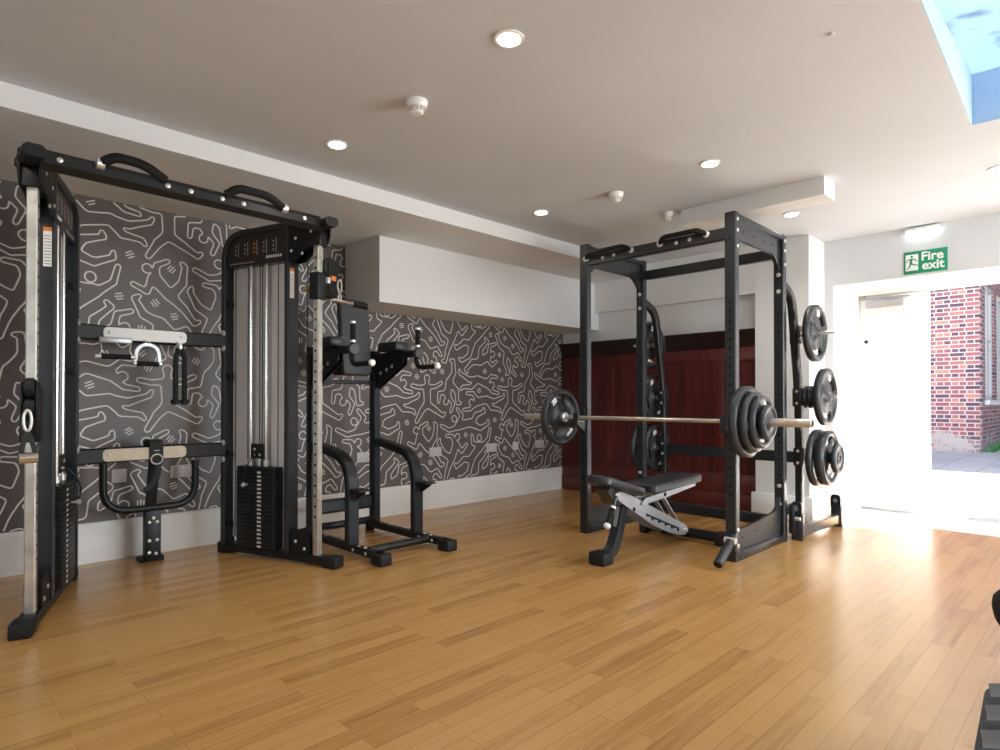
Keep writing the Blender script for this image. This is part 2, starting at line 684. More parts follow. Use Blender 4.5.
SX0, SX1, SY0, SY1, SH = 2.28, 3.877, -0.70, 0.472, 0.26      # rooflight opening
SYF = 0.520      # its far corner
cm = MB()
ST = 0.06
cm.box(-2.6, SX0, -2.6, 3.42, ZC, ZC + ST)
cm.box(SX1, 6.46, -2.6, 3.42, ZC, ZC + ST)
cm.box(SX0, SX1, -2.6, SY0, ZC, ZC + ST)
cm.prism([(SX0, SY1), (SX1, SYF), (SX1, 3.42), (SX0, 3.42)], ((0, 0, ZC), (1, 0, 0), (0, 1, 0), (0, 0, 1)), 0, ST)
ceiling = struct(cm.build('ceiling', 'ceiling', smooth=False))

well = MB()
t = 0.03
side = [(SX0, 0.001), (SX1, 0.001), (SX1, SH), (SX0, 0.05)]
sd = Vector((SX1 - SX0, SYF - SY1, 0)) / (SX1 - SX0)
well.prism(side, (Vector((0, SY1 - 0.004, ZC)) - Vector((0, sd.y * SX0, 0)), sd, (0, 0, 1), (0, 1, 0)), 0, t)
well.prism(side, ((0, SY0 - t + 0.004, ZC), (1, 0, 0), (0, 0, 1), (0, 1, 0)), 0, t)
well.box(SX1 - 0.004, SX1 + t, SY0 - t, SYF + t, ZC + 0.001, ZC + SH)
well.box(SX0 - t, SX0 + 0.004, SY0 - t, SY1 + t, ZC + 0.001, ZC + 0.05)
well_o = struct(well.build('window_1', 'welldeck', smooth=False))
well_o['label'] = 'pitched rooflight with a pale blue sheet and sides at the top right of the ceiling'


def mat_pane():
    m = bpy.data.materials.new('clear_glazing')
    m.use_nodes = True
    nt = m.node_tree
    nt.nodes.clear()
    o = nt.nodes.new('ShaderNodeOutputMaterial')
    mx = nt.nodes.new('ShaderNodeMixShader')
    tr = nt.nodes.new('ShaderNodeBsdfTransparent')
    gl = nt.nodes.new('ShaderNodeBsdfGlossy')
    gl.inputs['Roughness'].default_value = 0.02
    lw = nt.nodes.new('ShaderNodeLayerWeight')
    lw.inputs['Blend'].default_value = 0.2
    fz = nt.nodes.new('ShaderNodeMath')
    fz.operation = 'MULTIPLY'
    fz.inputs[1].default_value = 0.25
    nt.links.new(lw.outputs['Facing'], fz.inputs[0])
    tr.inputs['Color'].default_value = (0.93, 0.96, 0.97, 1)
    nt.links.new(fz.outputs[0], mx.inputs[0])
    nt.links.new(tr.outputs[0], mx.inputs[1])
    nt.links.new(gl.outputs[0], mx.inputs[2])
    nt.links.new(mx.outputs[0], o.inputs['Surface'])
    return m


M['pane'] = mat_pane()


def mat_translucent():
    m = bpy.data.materials.new('blue_translucent_sheet')
    m.use_nodes = True
    nt = m.node_tree
    nt.nodes.clear()
    o = nt.nodes.new('ShaderNodeOutputMaterial')
    ms = nt.nodes.new('ShaderNodeMixShader')
    ms.inputs[0].default_value = 0.06
    tr = nt.nodes.new('ShaderNodeBsdfTranslucent')
    gl = nt.nodes.new('ShaderNodeBsdfGlossy')
    gl.inputs['Roughness'].default_value = 0.25
    tc = nt.nodes.new('ShaderNodeTexCoord')
    n = nt.nodes.new('ShaderNodeTexNoise')
    n.inputs['Scale'].default_value = 5.0
    n.inputs['Detail'].default_value = 8
    r = nt.nodes.new('ShaderNodeValToRGB')
    r.color_ramp.elements[0].position = 0.34
    r.color_ramp.elements[0].color = (0.12, 0.155, 0.19, 1)
    r.color_ramp.elements[1].position = 0.44
    r.color_ramp.elements[1].color = (0.185, 0.235, 0.29, 1)
    nt.links.new(tc.outputs['Object'], n.inputs['Vector'])
    nt.links.new(n.outputs['Fac'], r.inputs['Fac'])
    nt.links.new(r.outputs['Color'], tr.inputs['Color'])
    nt.links.new(tr.outputs[0], ms.inputs[1])
    nt.links.new(gl.outputs[0], ms.inputs[2])
    nt.links.new(ms.outputs[0], o.inputs['Surface'])
    return m


M['sheet'] = mat_translucent()
rs = MB()
rs.prism([(SX0 - t, 0.051), (SX1 + t, SH + 0.001), (SX1 + t, SH + 0.005), (SX0 - t, 0.055)], ((0, SY0 - t, ZC), (1, 0, 0), (0, 0, 1), (0, 1, 0)), 0, SYF - SY0 + 2 * t)
rs.build('rooflight_pane', 'sheet', well_o, smooth=False)

# ---- mural wall with outlined dancing figures (own figures, one repeat 1.11 x 1.157 m)
TW, TH = 1.11, 1.157


def limb(*pts):
    """pts: (x, y, r) chain"""
    return [(pts[i], pts[i + 1]) for i in range(len(pts) - 1)]


def fig_star(x, y):
    return [limb((x, y + .09, .022), (x, y + .07, .02)), limb((x, y + .03, .04), (x + .005, y - .10, .036)), limb((x, y + .13, .030), (x, y + .135, .030)),
            limb((x - .02, y + .05, .022), (x - .10, y + .045, .016), (x - .17, y + .06, .017)),
            limb((x + .02, y + .05, .022), (x + .10, y + .055, .016), (x + .17, y + .09, .017)),
            limb((x, y - .11, .034), (x - .06, y - .17, .026), (x - .12, y - .27, .018)),
            limb((x, y - .11, .034), (x + .09, y - .16, .026), (x + .19, y - .22, .018), (x + .215, y - .20, .014))]


def fig_reach(x, y, s=1):
    return [limb((x, y, .045), (x + s * .03, y - .14, .038), (x + s * .02, y - .17, .036)), limb((x + s * .06, y + .06, .030), (x + s * .065, y + .065, .030)),
            limb((x - s * .02, y + .02, .026), (x - s * .05, y + .12, .018), (x - s * .01, y + .22, .016)),
            limb((x + s * .03, y, .026), (x + s * .10, y - .03, .018), (x + s * .16, y + .03, .015)),
            limb((x + s * .02, y - .17, .034), (x - s * .02, y - .29, .024), (x + s * .03, y - .39, .017), (x + s * .065, y - .39, .013)),
            limb((x + s * .02, y - .17, .034), (x + s * .11, y - .22, .026), (x + s * .15, y - .33, .017), (x + s * .18, y - .32, .013))]


def fig_dive(x, y, s=1):
    return [limb((x, y, .042), (x + s * .13, y + .03, .036)), limb((x - s * .075, y - .01, .030), (x - s * .078, y - .012, .030)),
            limb((x - s * .01, y - .02, .022), (x - s * .09, y - .08, .017), (x - s * .17, y - .09, .015)),
            limb((x, y + .02, .022), (x - s * .06, y + .08, .017), (x - s * .14, y + .075, .015)),
            limb((x + s * .13, y + .03, .032), (x + s * .24, y + .02, .024), (x + s * .36, y + .07, .016), (x + s * .375, y + .10, .013)),
            limb((x + s * .13, y + .03, .032), (x + s * .21, y - .05, .024), (x + s * .32, y - .06, .016), (x + s * .345, y - .085, .013))]


def fig_kick(x, y, s=1):
    return [limb((x, y, .042), (x - s * .02, y - .13, .036)), limb((x + s * .02, y + .075, .030), (x + s * .022, y + .078, .030)),
            limb((x - s * .02, y + .01, .024), (x - s * .10, y - .02, .017), (x - s * .12, y + .07, .015)),
            limb((x + s * .02, y + .01, .024), (x + s * .08, y + .05, .017), (x + s * .15, y + .02, .015)),
            limb((x - s * .02, y - .14, .034), (x - s * .03, y - .26, .024), (x - s * .06, y - .37, .017), (x - s * .03, y - .385, .013)),
            limb((x - s * .02, y - .14, .034), (x + s * .10, y - .14, .026), (x + s * .20, y - .08, .017), (x + s * .205, y - .05, .013))]


def fig_bend(x, y, s=1):
    return [limb((x, y, .040), (x + s * .07, y + .10, .038)), limb((x - s * .045, y - .055, .030), (x - s * .047, y - .057, .030)),
            limb((x, y - .01, .022), (x + s * .03, y - .11, .017), (x - s * .03, y - .17, .015)),
            limb((x + s * .01, y + .02, .022), (x - s * .09, y + .05, .017), (x - s * .13, y - .02, .015)),
            limb((x + s * .07, y + .10, .034), (x + s * .12, y - .01, .025), (x + s * .08, y - .13, .017), (x + s * .12, y - .145, .013)),
            limb((x + s * .07, y + .10, .034), (x + s * .16, y + .16, .025), (x + s * .20, y + .27, .017), (x + s * .17, y + .285, .013))]


LAYOUT = [(fig_star, 0, .22, .93, 0), (fig_reach, 1, .680, .737, 1.515), (fig_kick, 1, .264, .518, .896), (fig_dive, 1, .934, .906, -.065),
          (fig_kick, -1, .438, .378, -.533), (fig_bend, 1, 1.564, 1.046, .426), (fig_bend, -1, .190, 1.406, .136), (fig_dive, -1, -.246, 1.106, -.058),
          (fig_reach, -1, .774, .425, -.617), (fig_bend, 1, .926, .179, 2.656)]


def place(fn, s_, x, y, a):
    f = fn(0, 0, s_) if s_ else fn(0, 0)
    ps = [p for part in f for sg in part for p in sg]
    cx_ = (min(p[0] for p in ps) + max(p[0] for p in ps)) / 2
    cy_ = (min(p[1] for p in ps) + max(p[1] for p in ps)) / 2
    c, sn = math.cos(a), math.sin(a)
    g = lambda p: (x + c * (p[0] - cx_) - sn * (p[1] - cy_), y + sn * (p[0] - cx_) + c * (p[1] - cy_), p[2])
    return [[(g(p), g(q)) for p, q in part] for part in f]


FIGS = [place(*l) for l in LAYOUT]
DASH = []
for (dx_, dy_, da_) in ((1.08, .72, .5), (.38, .04, 1.0), (.94, .06, 1.9), (.04, .08, .8), (1.02, .44, .2), (.12, .42, 2.2), (.68, .58, .6), (.08, 1.14, 1.1), (.86, 1.02, .4), (.04, .24, 1.5), (.24, .34, .3), (.22, .66, .9)):
    for k_ in (-1, 0, 1):
        ux, uy = math.cos(da_), math.sin(da_)
        mx_, my_ = dx_ - uy * .018 * k_, dy_ + ux * .018 * k_
        h_ = .026 if k_ == 0 else .020
        DASH.append(((mx_ - ux * h_, my_ - uy * h_), (mx_ + ux * h_, my_ + uy * h_)))


def contour_lines(figs):
    """outline of each figure: iso-line of the smooth union of its limbs (marching squares)"""
    out = []
    h = 0.0075
    for f in figs:
        segs = [sg for part in f for sg in part]
        xs = [p[0] for sg in segs for p in sg]
        ys = [p[1] for sg in segs for p in sg]
        X = np.arange(min(xs) - 0.08, max(xs) + 0.08, h)
        Y = np.arange(min(ys) - 0.08, max(ys) + 0.08, h)
        gx, gy = np.meshgrid(X, Y, indexing='ij')
        k = 320.0
        acc = np.zeros_like(gx)
        for (ax, ay, ar), (bx, by, b_r) in segs:
            dx, dy = bx - ax, by - ay
            L2 = dx * dx + dy * dy + 1e-9
            tt = np.clip(((gx - ax) * dx + (gy - ay) * dy) / L2, 0, 1)
            d = np.hypot(gx - ax - tt * dx, gy - ay - tt * dy) - (ar + tt * (b_r - ar))
            acc += np.exp(-k * d)
        D = -np.log(acc + 1e-12) / k
        nx, ny = D.shape
        edges = {}
        for i in range(nx - 1):
            for j in range(ny - 1):
                c = [(i, j), (i + 1, j), (i + 1, j + 1), (i, j + 1)]
                val = [D[p] for p in c]
                ins = [w < 0 for w in val]
                if all(ins) or not any(ins):
                    continue
                cr = []
                for q in range(4):
                    a, b = c[q], c[(q + 1) % 4]
                    va, vb = val[q], val[(q + 1) % 4]
                    if (va < 0) != (vb < 0):
                        tt = va / (va - vb)
                        pt = (X[a[0]] + tt * (X[b[0]] - X[a[0]]), Y[a[1]] + tt * (Y[b[1]] - Y[a[1]]))
                        cr.append((tuple(sorted((a, b))), pt))
                for q in range(0, len(cr) - 1, 2):
                    (ka, pa), (kb, pb) = cr[q], cr[q + 1]
                    edges.setdefault(ka, []).append((kb, pa))
                    edges.setdefault(kb, []).append((ka, pb))
        pos = {kk: vv[0][1] for kk, vv in edges.items()}
        seen = set()
        for st in list(edges):
            if st in seen:
                continue
            loop, cur = [], st
            while cur is not None and cur not in seen:
                seen.add(cur)
                loop.append(pos[cur])
                nxt = [kk for kk, _ in edges[cur] if kk not in seen]
                cur = nxt[0] if nxt else None
            if len(loop) > 10:
                # smooth, thin
                a = np.array(loop)
                for _ in range(2):
                    a = (np.roll(a, 1, 0) + 2 * a + np.roll(a, -1, 0)) / 4
                out.append(a[::2])
    return out


loops = contour_lines(FIGS)
wl_mb = MB()
wl_mb.cur = 1
X_LO, X_HI, Z_LO, Z_HI = -2.48, 5.525, 0.252, 2.296
hw = 0.0046
i0, i1 = math.floor((X_LO - 1.345) / TW) - 1, math.ceil((X_HI - 1.345) / TW) + 1
for it in range(i0, i1 + 1):
    for jt in range(-3, 4):
        ox, oz = 1.345 - 0.22 + it * TW, 1.065 - 0.97 + jt * TH
        for a in loops:
            n = len(a)
            px, pz = a[:, 0] + ox, a[:, 1] + oz
            if px.max() < X_LO or px.min() > X_HI or pz.max() < Z_LO or pz.min() > Z_HI:
                continue
            tx, tz = np.roll(px, -1) - np.roll(px, 1), np.roll(pz, -1) - np.roll(pz, 1)
            ln = np.hypot(tx, tz) + 1e-9
            nx_, nz_ = -tz / ln * hw, tx / ln * hw
            cx = lambda q: np.clip(q, X_LO, X_HI)
            cz = lambda q: np.clip(q, Z_LO, Z_HI)
            A = list(zip(cx(px + nx_), [YM - 0.0009] * n, cz(pz + nz_)))
            B = list(zip(cx(px - nx_), [YM - 0.0009] * n, cz(pz - nz_)))
            keep = [(X_LO < px[q] < X_HI and Z_LO < pz[q] < Z_HI) for q in range(n)]
            wl_mb.add(A + B, [(q, (q + 1) % n, n + (q + 1) % n, n + q) for q in range(n) if keep[q] and keep[(q + 1) % n]])
        for (ax, ay), (bx, by) in DASH:
            ax, bx, ay, by = ax + ox, bx + ox, ay + oz, by + oz
            if min(ax, bx) < X_LO or max(ax, bx) > X_HI or min(ay, by) < Z_LO or max(ay, by) > Z_HI:
                continue
            L = math.hypot(bx - ax, by - ay)
            nx_, nz_ = -(by - ay) / L * 0.004, (bx - ax) / L * 0.004
            yy = YM - 0.0009
            wl_mb.add([(ax + nx_, yy, ay + nz_), (ax - nx_, yy, ay - nz_), (bx - nx_, yy, by - nz_), (bx + nx_, yy, by + nz_)], [(0, 1, 2, 3)])
wl_mb.cur = 0
wl_mb.box(-2.6, XP, YM, YM + 0.15, -0.1, ZS)
wall_left = struct(wl_mb.build('wall_left', ['mural', 'line'], smooth=False))
bl = MB()
bl.prism([(0, 0), (0.022, 0), (0.022, 0.225), (0.016, 0.242), (0.008, 0.25), (0, 0.25)], ((-2.5, YM, 0), (0, -1, 0), (0, 0, 1), (1, 0, 0)), 0, 2.5 + XP - 0.002)
struct(bl.build('baseboard_left', 'skirting', smooth=False))

# ---- lowered soffit and boxed bulkheads
struct(MB().box(-2.6, 6.46, 3.42, YM + 0.15, ZS, ZC + SH).build('trim_1', 'wall', smooth=False))
struct(MB().box(2.68, XP, 4.04, YM - 0.002, 1.785, ZS - 0.0005).build('trim_2', 'wall', smooth=False))
struct(MB().box(5.458, XP - 0.0005, 2.281, 4.0395, 1.972, ZC - 0.0005).build('trim_3', 'wall', smooth=False))
struct(MB().box(4.09, 4.29, 1.278, 2.248, 2.296, ZC - 0.0005).build('trim_5', 'wall', smooth=False))

# ---- far wall: panelled part, pillar, door wall with a deep door opening
DY0, DY1, DZ = 0.20, 1.757, 2.02
wf = MB()
wf.cur = 0
wf.box(XP, 6.46, 2.28, YM + 0.15, -0.1, ZS)
wf.box(XP, 6.46, 2.28, 3.42, ZS, ZC)
wf.box(5.455, 6.46, 1.827, 2.28, -0.1, ZC)
wf.cur = 1
wf.box(XD, 6.46, DY1, 1.828, -0.1, ZC)
wf.box(XD, 6.46, -2.6, DY0, -0.1, ZC)
wf.box(XD, 6.46, DY0, DY1, DZ, ZC)
wall_front = struct(wf.build('wall_front', ['wall', 'doorwall'], smooth=False))

# mahogany panelling below a dark dado rail
pn = MB()
pn.box(5.505, XP - 0.0005, 2.281, YM - 0.023, 0.0, 1.56)
panel = struct(pn.build('trim_4', 'mahogany', smooth=False))
panel['label'] = 'dark red mahogany wall panelling below a black dado rail'
q = MB()
q.prism([(0, 1.50), (0.030, 1.50), (0.036, 1.512), (0.036, 1.535), (0.050, 1.548), (0.050, 1.575), (0.062, 1.59), (0.062, 1.618), (0.085, 1.635), (0.085, 1.66), (0, 1.66)],
        ((XP - 0.0006, YM - 0.0225, 0), (-1, 0, 0), (0, 0, 1), (0, -1, 0)), 0, YM - 0.0225 - 2.2815)
q.build('dado_rail', 'rail', panel, angle=60)
st = MB()
st.box(5.488, 5.5049, 2.281, YM - 0.023, 1.385, 1.50, 0.003)
st.box(5.488, 5.5049, 2.281, YM - 0.023, 0.16, 0.34, 0.003)
for yc in (4.47, 3.86, 3.25, 2.64):
    st.box(5.4885, 5.5048, yc - 0.05, yc + 0.05, 0.33, 1.39, 0.003)
st.build('rails_and_stiles', 'mahogany', panel, angle=30)
MB().box(5.478, 5.5049, 2.281, YM - 0.023, 0.0, 0.16, 0.004).build('panel_plinth', 'mahogany', panel, angle=30)
vg = MB()
for k in range(24):
    yy = 2.33 + k * 0.095
    vg.box(5.5035, 5.5055, yy - 0.0015, yy + 0.0015, 0.33, 1.39)
vg.build('board_joints', 'rail', panel, smooth=False)

# pillar skirting (turned corner on the door side)
sk = MB()
sk.box(5.425, 5.4545, 1.795, 2.31, 0.0, 0.205, 0.006)
sk.box(5.4546, XD - 0.0005, 1.797, 1.8265, 0.0, 0.205, 0.004)
struct(sk.build('baseboard_front', 'white', angle=30))

# ---- door frame, closed leaf with closer, open leaf outside
f = MB()
f.box(6.40, 6.50, DY1 - 0.045, DY1 - 0.0005, 0, DZ - 0.0005, 0.003)
f.box(6.40, 6.50, DY0 + 0.0005, DY0 + 0.045, 0, DZ - 0.0005, 0.003)
f.box(6.40, 6.50, DY0 + 0.045, DY1 - 0.045, DZ - 0.035, DZ - 0.0005, 0.003)
struct(f.build('trim_6', 'white', angle=30))
MB_bounce_sill = MB().box(XD + 0.02, 6.46, DY0 + 0.006, DY1 - 0.0065, 0.0, 0.006, 0.002)  # white slab added to bounce sunlight onto the closed leaf
struct(MB_bounce_sill.build('bounce_sill', 'white', angle=30))
# reveals plastered white
rv = MB()
rv.box(XD + 0.004, 6.40, DY1 - 0.006, DY1 - 0.0004, 0, DZ - 0.0004)
rv.box(XD + 0.004, 6.40, DY0 + 0.0004, DY0 + 0.006, 0, DZ - 0.0004)
rv.box(XD + 0.004, 6.40, DY0 + 0.006, DY1 - 0.006, DZ - 0.006, DZ - 0.0004)
struct(rv.build('trim_7', 'white', smooth=False))

d1 = struct(MB().box(6.44, 6.484, 1.168, DY1 - 0.047, 0.008, DZ - 0.038, 0.003).build('door_1', 'white', angle=30))
d1['label'] = 'closed white fire door leaf with an overhead closer'
dc = MB().box(6.385, 6.4395, 1.36, 1.65, 1.875, 1.925, 0.006).build('door_closer', 'silver', d1, angle=30)
MB().path(fillet([(6.41, 1.52, 1.926), (6.40, 1.30, 1.95), (6.43, 1.69, 1.963)], 0.02), rect(0.018, 0.012)).build('closer_arm', 'silver', dc)
MB().box(6.40, 6.4395, 1.655, 1.70, 1.95, 1.975, 0.003).build('closer_bracket', 'silver', dc, angle=30)
MB().cyl((6.4395, 1.655, 1.56), (6.425, 1.655, 1.56), 0.016, 16, 0.003).build('viewer', 'graphite', d1)
MB().box(6.432, 6.4395, 1.168, DY1 - 0.06, 0.010, 0.028, 0.002).build('draught_strip', 'silver', d1, angle=30)
d2 = struct(MB().box(6.53, 7.45, 0.205, 0.249, 0.030, DZ - 0.02, 0.003).build('door_2', 'white', angle=30))
MB().box(6.66, 7.32, 0.2495, 0.285, 0.98, 1.01, 0.006).build('push_bar', 'silver', d2, angle=30)

# ---- unseen walls with window openings
wr = MB()
wr.box(-2.6, 6.46, -2.65, -2.5, -0.1, 0.55)
wr.box(-2.6, 6.46, -2.65, -2.5, 2.32, ZC + SH)
wr.box(-2.6, 2.55, -2.65, -2.5, 0.55, 2.32)
wr.box(5.65, 6.46, -2.65, -2.5, 0.55, 2.32)
struct(wr.build('wall_right', 'wall', smooth=False))
w2 = MB()
for xx in (2.55, 3.57, 4.59, 5.61):
    w2.box(xx, xx + 0.04, -2.62, -2.55, 0.55, 2.32)
w2.box(2.55, 5.65, -2.62, -2.55, 0.55, 0.60)
w2.box(2.55, 5.65, -2.62, -2.55, 2.27, 2.32)
w2o = struct(w2.build('window_2', 'white', smooth=False))
MB().box(2.59, 5.61, -2.59, -2.584, 0.60, 2.27).build('window_pane', 'pane', w2o, smooth=False)
wk = MB()
wk.box(-2.65, -2.5, -2.5, 4.55, -0.1, 0.65)
wk.box(-2.65, -2.5, -2.5, 4.55, 2.30, ZC + SH)
wk.box(-2.65, -2.5, -2.5, -0.15, 0.65, 2.30)
wk.box(-2.65, -2.5, 2.55, 4.55, 0.65, 2.30)
struct(wk.build('wall_rear', 'wall', smooth=False))
w3 = MB()
for yy in (-0.15, 1.18, 2.51):
    w3.box(-2.62, -2.55, yy, yy + 0.04, 0.65, 2.30)
w3.box(-2.62, -2.55, -0.15, 2.55, 0.65, 0.70)
w3.box(-2.62, -2.55, -0.15, 2.55, 2.25, 2.30)
w3o = struct(w3.build('added_rear_window', 'white', smooth=False))  # unseen rear window, added to let daylight into the room
MB().box(-2.59, -2.584, -0.11, 2.51, 0.70, 2.25).build('window_pane', 'pane', w3o, smooth=False)

# ================================================================== outside the door
pv = MB()
pv.add([(6.46, -14, -0.002), (6.46, 16, -0.002), (9.0, 16, 0.045), (9.0, -14, 0.045), (13.0, -14, 0.085), (13.0, 16, 0.085), (34, -14, 0.10), (34, 16, 0.10)],
       [(0, 3, 2, 1), (3, 4, 5, 2), (4, 6, 7, 5)])
pv.add([(6.46, -14, -0.3), (6.46, 16, -0.3), (34, 16, -0.3), (34, -14, -0.3)], [(0, 1, 2, 3)])
struct(pv.build('pavement', 'paving', smooth=False))

bb = thing('brick_building', 'mixed red brick building with white framed side windows beyond the open door', 'building', (13.7, 1.73, 0.08))
bf = MB()
bf.box(13.7, 13.95, 1.735, 9.0, 0.05, 3.55)
bf.build('front_wall', 'brick_x', bb, smooth=False)
WZ0, WZ1 = 1.02, 3.15
wins = [(14.25, 15.35), (15.75, 16.85), (17.3, 18.4)]
bs = MB()
edges = [13.955] + [e for w in wins for e in w] + [21.0]
for k in range(0, len(edges), 2):
    bs.box(edges[k], edges[k + 1], 1.73, 1.95, 0.05, 3.55)
for a, b in wins:
    bs.box(a, b, 1.73, 1.95, 0.05, WZ0)
    bs.box(a, b, 1.73, 1.95, WZ1, 3.55)
bs.build('side_wall', 'brick_y', bb, smooth=False)
MB().box(13.96, 21.0, 1.96, 9.0, 3.30, 3.52).build('roof', 'concrete', bb, smooth=False)
MB().box(13.66, 21.05, 1.69, 9.05, 3.551, 3.63, 0.01).build('coping', 'concrete', bb, angle=30)
for a, b in wins:
    wm = MB()
    wm.box(a, a + 0.07, 1.76, 1.84, WZ0, WZ1)
    wm.box(b - 0.07, b, 1.76, 1.84, WZ0, WZ1)
    wm.box((a + b) / 2 - 0.035, (a + b) / 2 + 0.035, 1.765, 1.835, WZ0, WZ1)
    wm.box(a, b, 1.76, 1.84, WZ1 - 0.07, WZ1)
    wm.box(a, b, 1.76, 1.84, WZ0, WZ0 + 0.07)
    wm.box(a + 0.07, b - 0.07, 1.77, 1.83, 2.15, 2.21)
    wo = wm.build('window', 'winframe', bb, smooth=False)
    MB().box(a + 0.05, b - 0.05, 1.81, 1.816, WZ0 + 0.05, WZ1 - 0.05).build('pane', 'glass', wo, smooth=False)
    MB().box(a - 0.08, b + 0.08, 1.66, 1.82, WZ0 - 0.09, WZ0, 0.01).build('sill', 'winframe', wo, angle=30)
struct(MB().box(16.0, 20.0, -14.0, 0.6, 0.05, 12.0).build('shade_wall', 'brick_x', smooth=False))  # unseen block added to throw shade across the far paving
pl = MB()
rnd = random.Random(3)
for k in range(70):
    bx, by = 13.8 + rnd.random() * 2.4, 1.58 + rnd.random() * 0.12
    hh = 0.05 + rnd.random() * 0.16
    a = rnd.random() * 6.28
    dx, dy = math.cos(a) * 0.02, math.sin(a) * 0.02
    lx, ly = (rnd.random() - .5) * 0.12, -rnd.random() * 0.08
    pl.add([(bx - dx, by - dy, 0.085), (bx + dx, by + dy, 0.085), (bx + lx + dx * .6, by + ly + dy * .6, 0.085 + hh * .7), (bx + lx * 1.5, by + ly * 1.5, 0.085 + hh)], [(0, 1, 2), (0, 2, 3)])
wd = pl.build('weeds', 'weed', smooth=False)
tag(wd, 'green weeds growing along the foot of the brick side wall', 'weeds')
wd['kind'] = 'stuff'

# ================================================================== cable machine
FT = thing('functional_trainer', 'black twin tower cable machine with overhead pull-up bar in front of the patterned wall', 'gym machine', (1.15, 3.9, 0))


class Frame:
    """t runs along a tower's foot from front to back, w across it (towards the middle of the machine), z up"""

    def __init__(self, o, d, w):
        self.o, self.d, self.w = Vector((*o, 0)), Vector((*d, 0)).normalized(), Vector((*w, 0)).normalized()

    def __call__(self, t, w, z):
        return self.o + self.d * t + self.w * w + Vector((0, 0, z))

    def fr(self, w=0.0):
        return (self.o + self.w * w, self.d, Vector((0, 0, 1)), self.w)

    def mtx(self):
        m = Matrix.Identity(4)
        for r in range(3):
            m[r][0], m[r][1], m[r][2], m[r][3] = self.d[r], self.w[r], (0, 0, 1)[r], self.o[r]
        return m


FR = Frame((1.924, 3.336), (-0.335, 0.942), (-0.942, -0.335))
FL = Frame((0.388, 3.297), (0.335, 0.942), (0.942, -0.335))


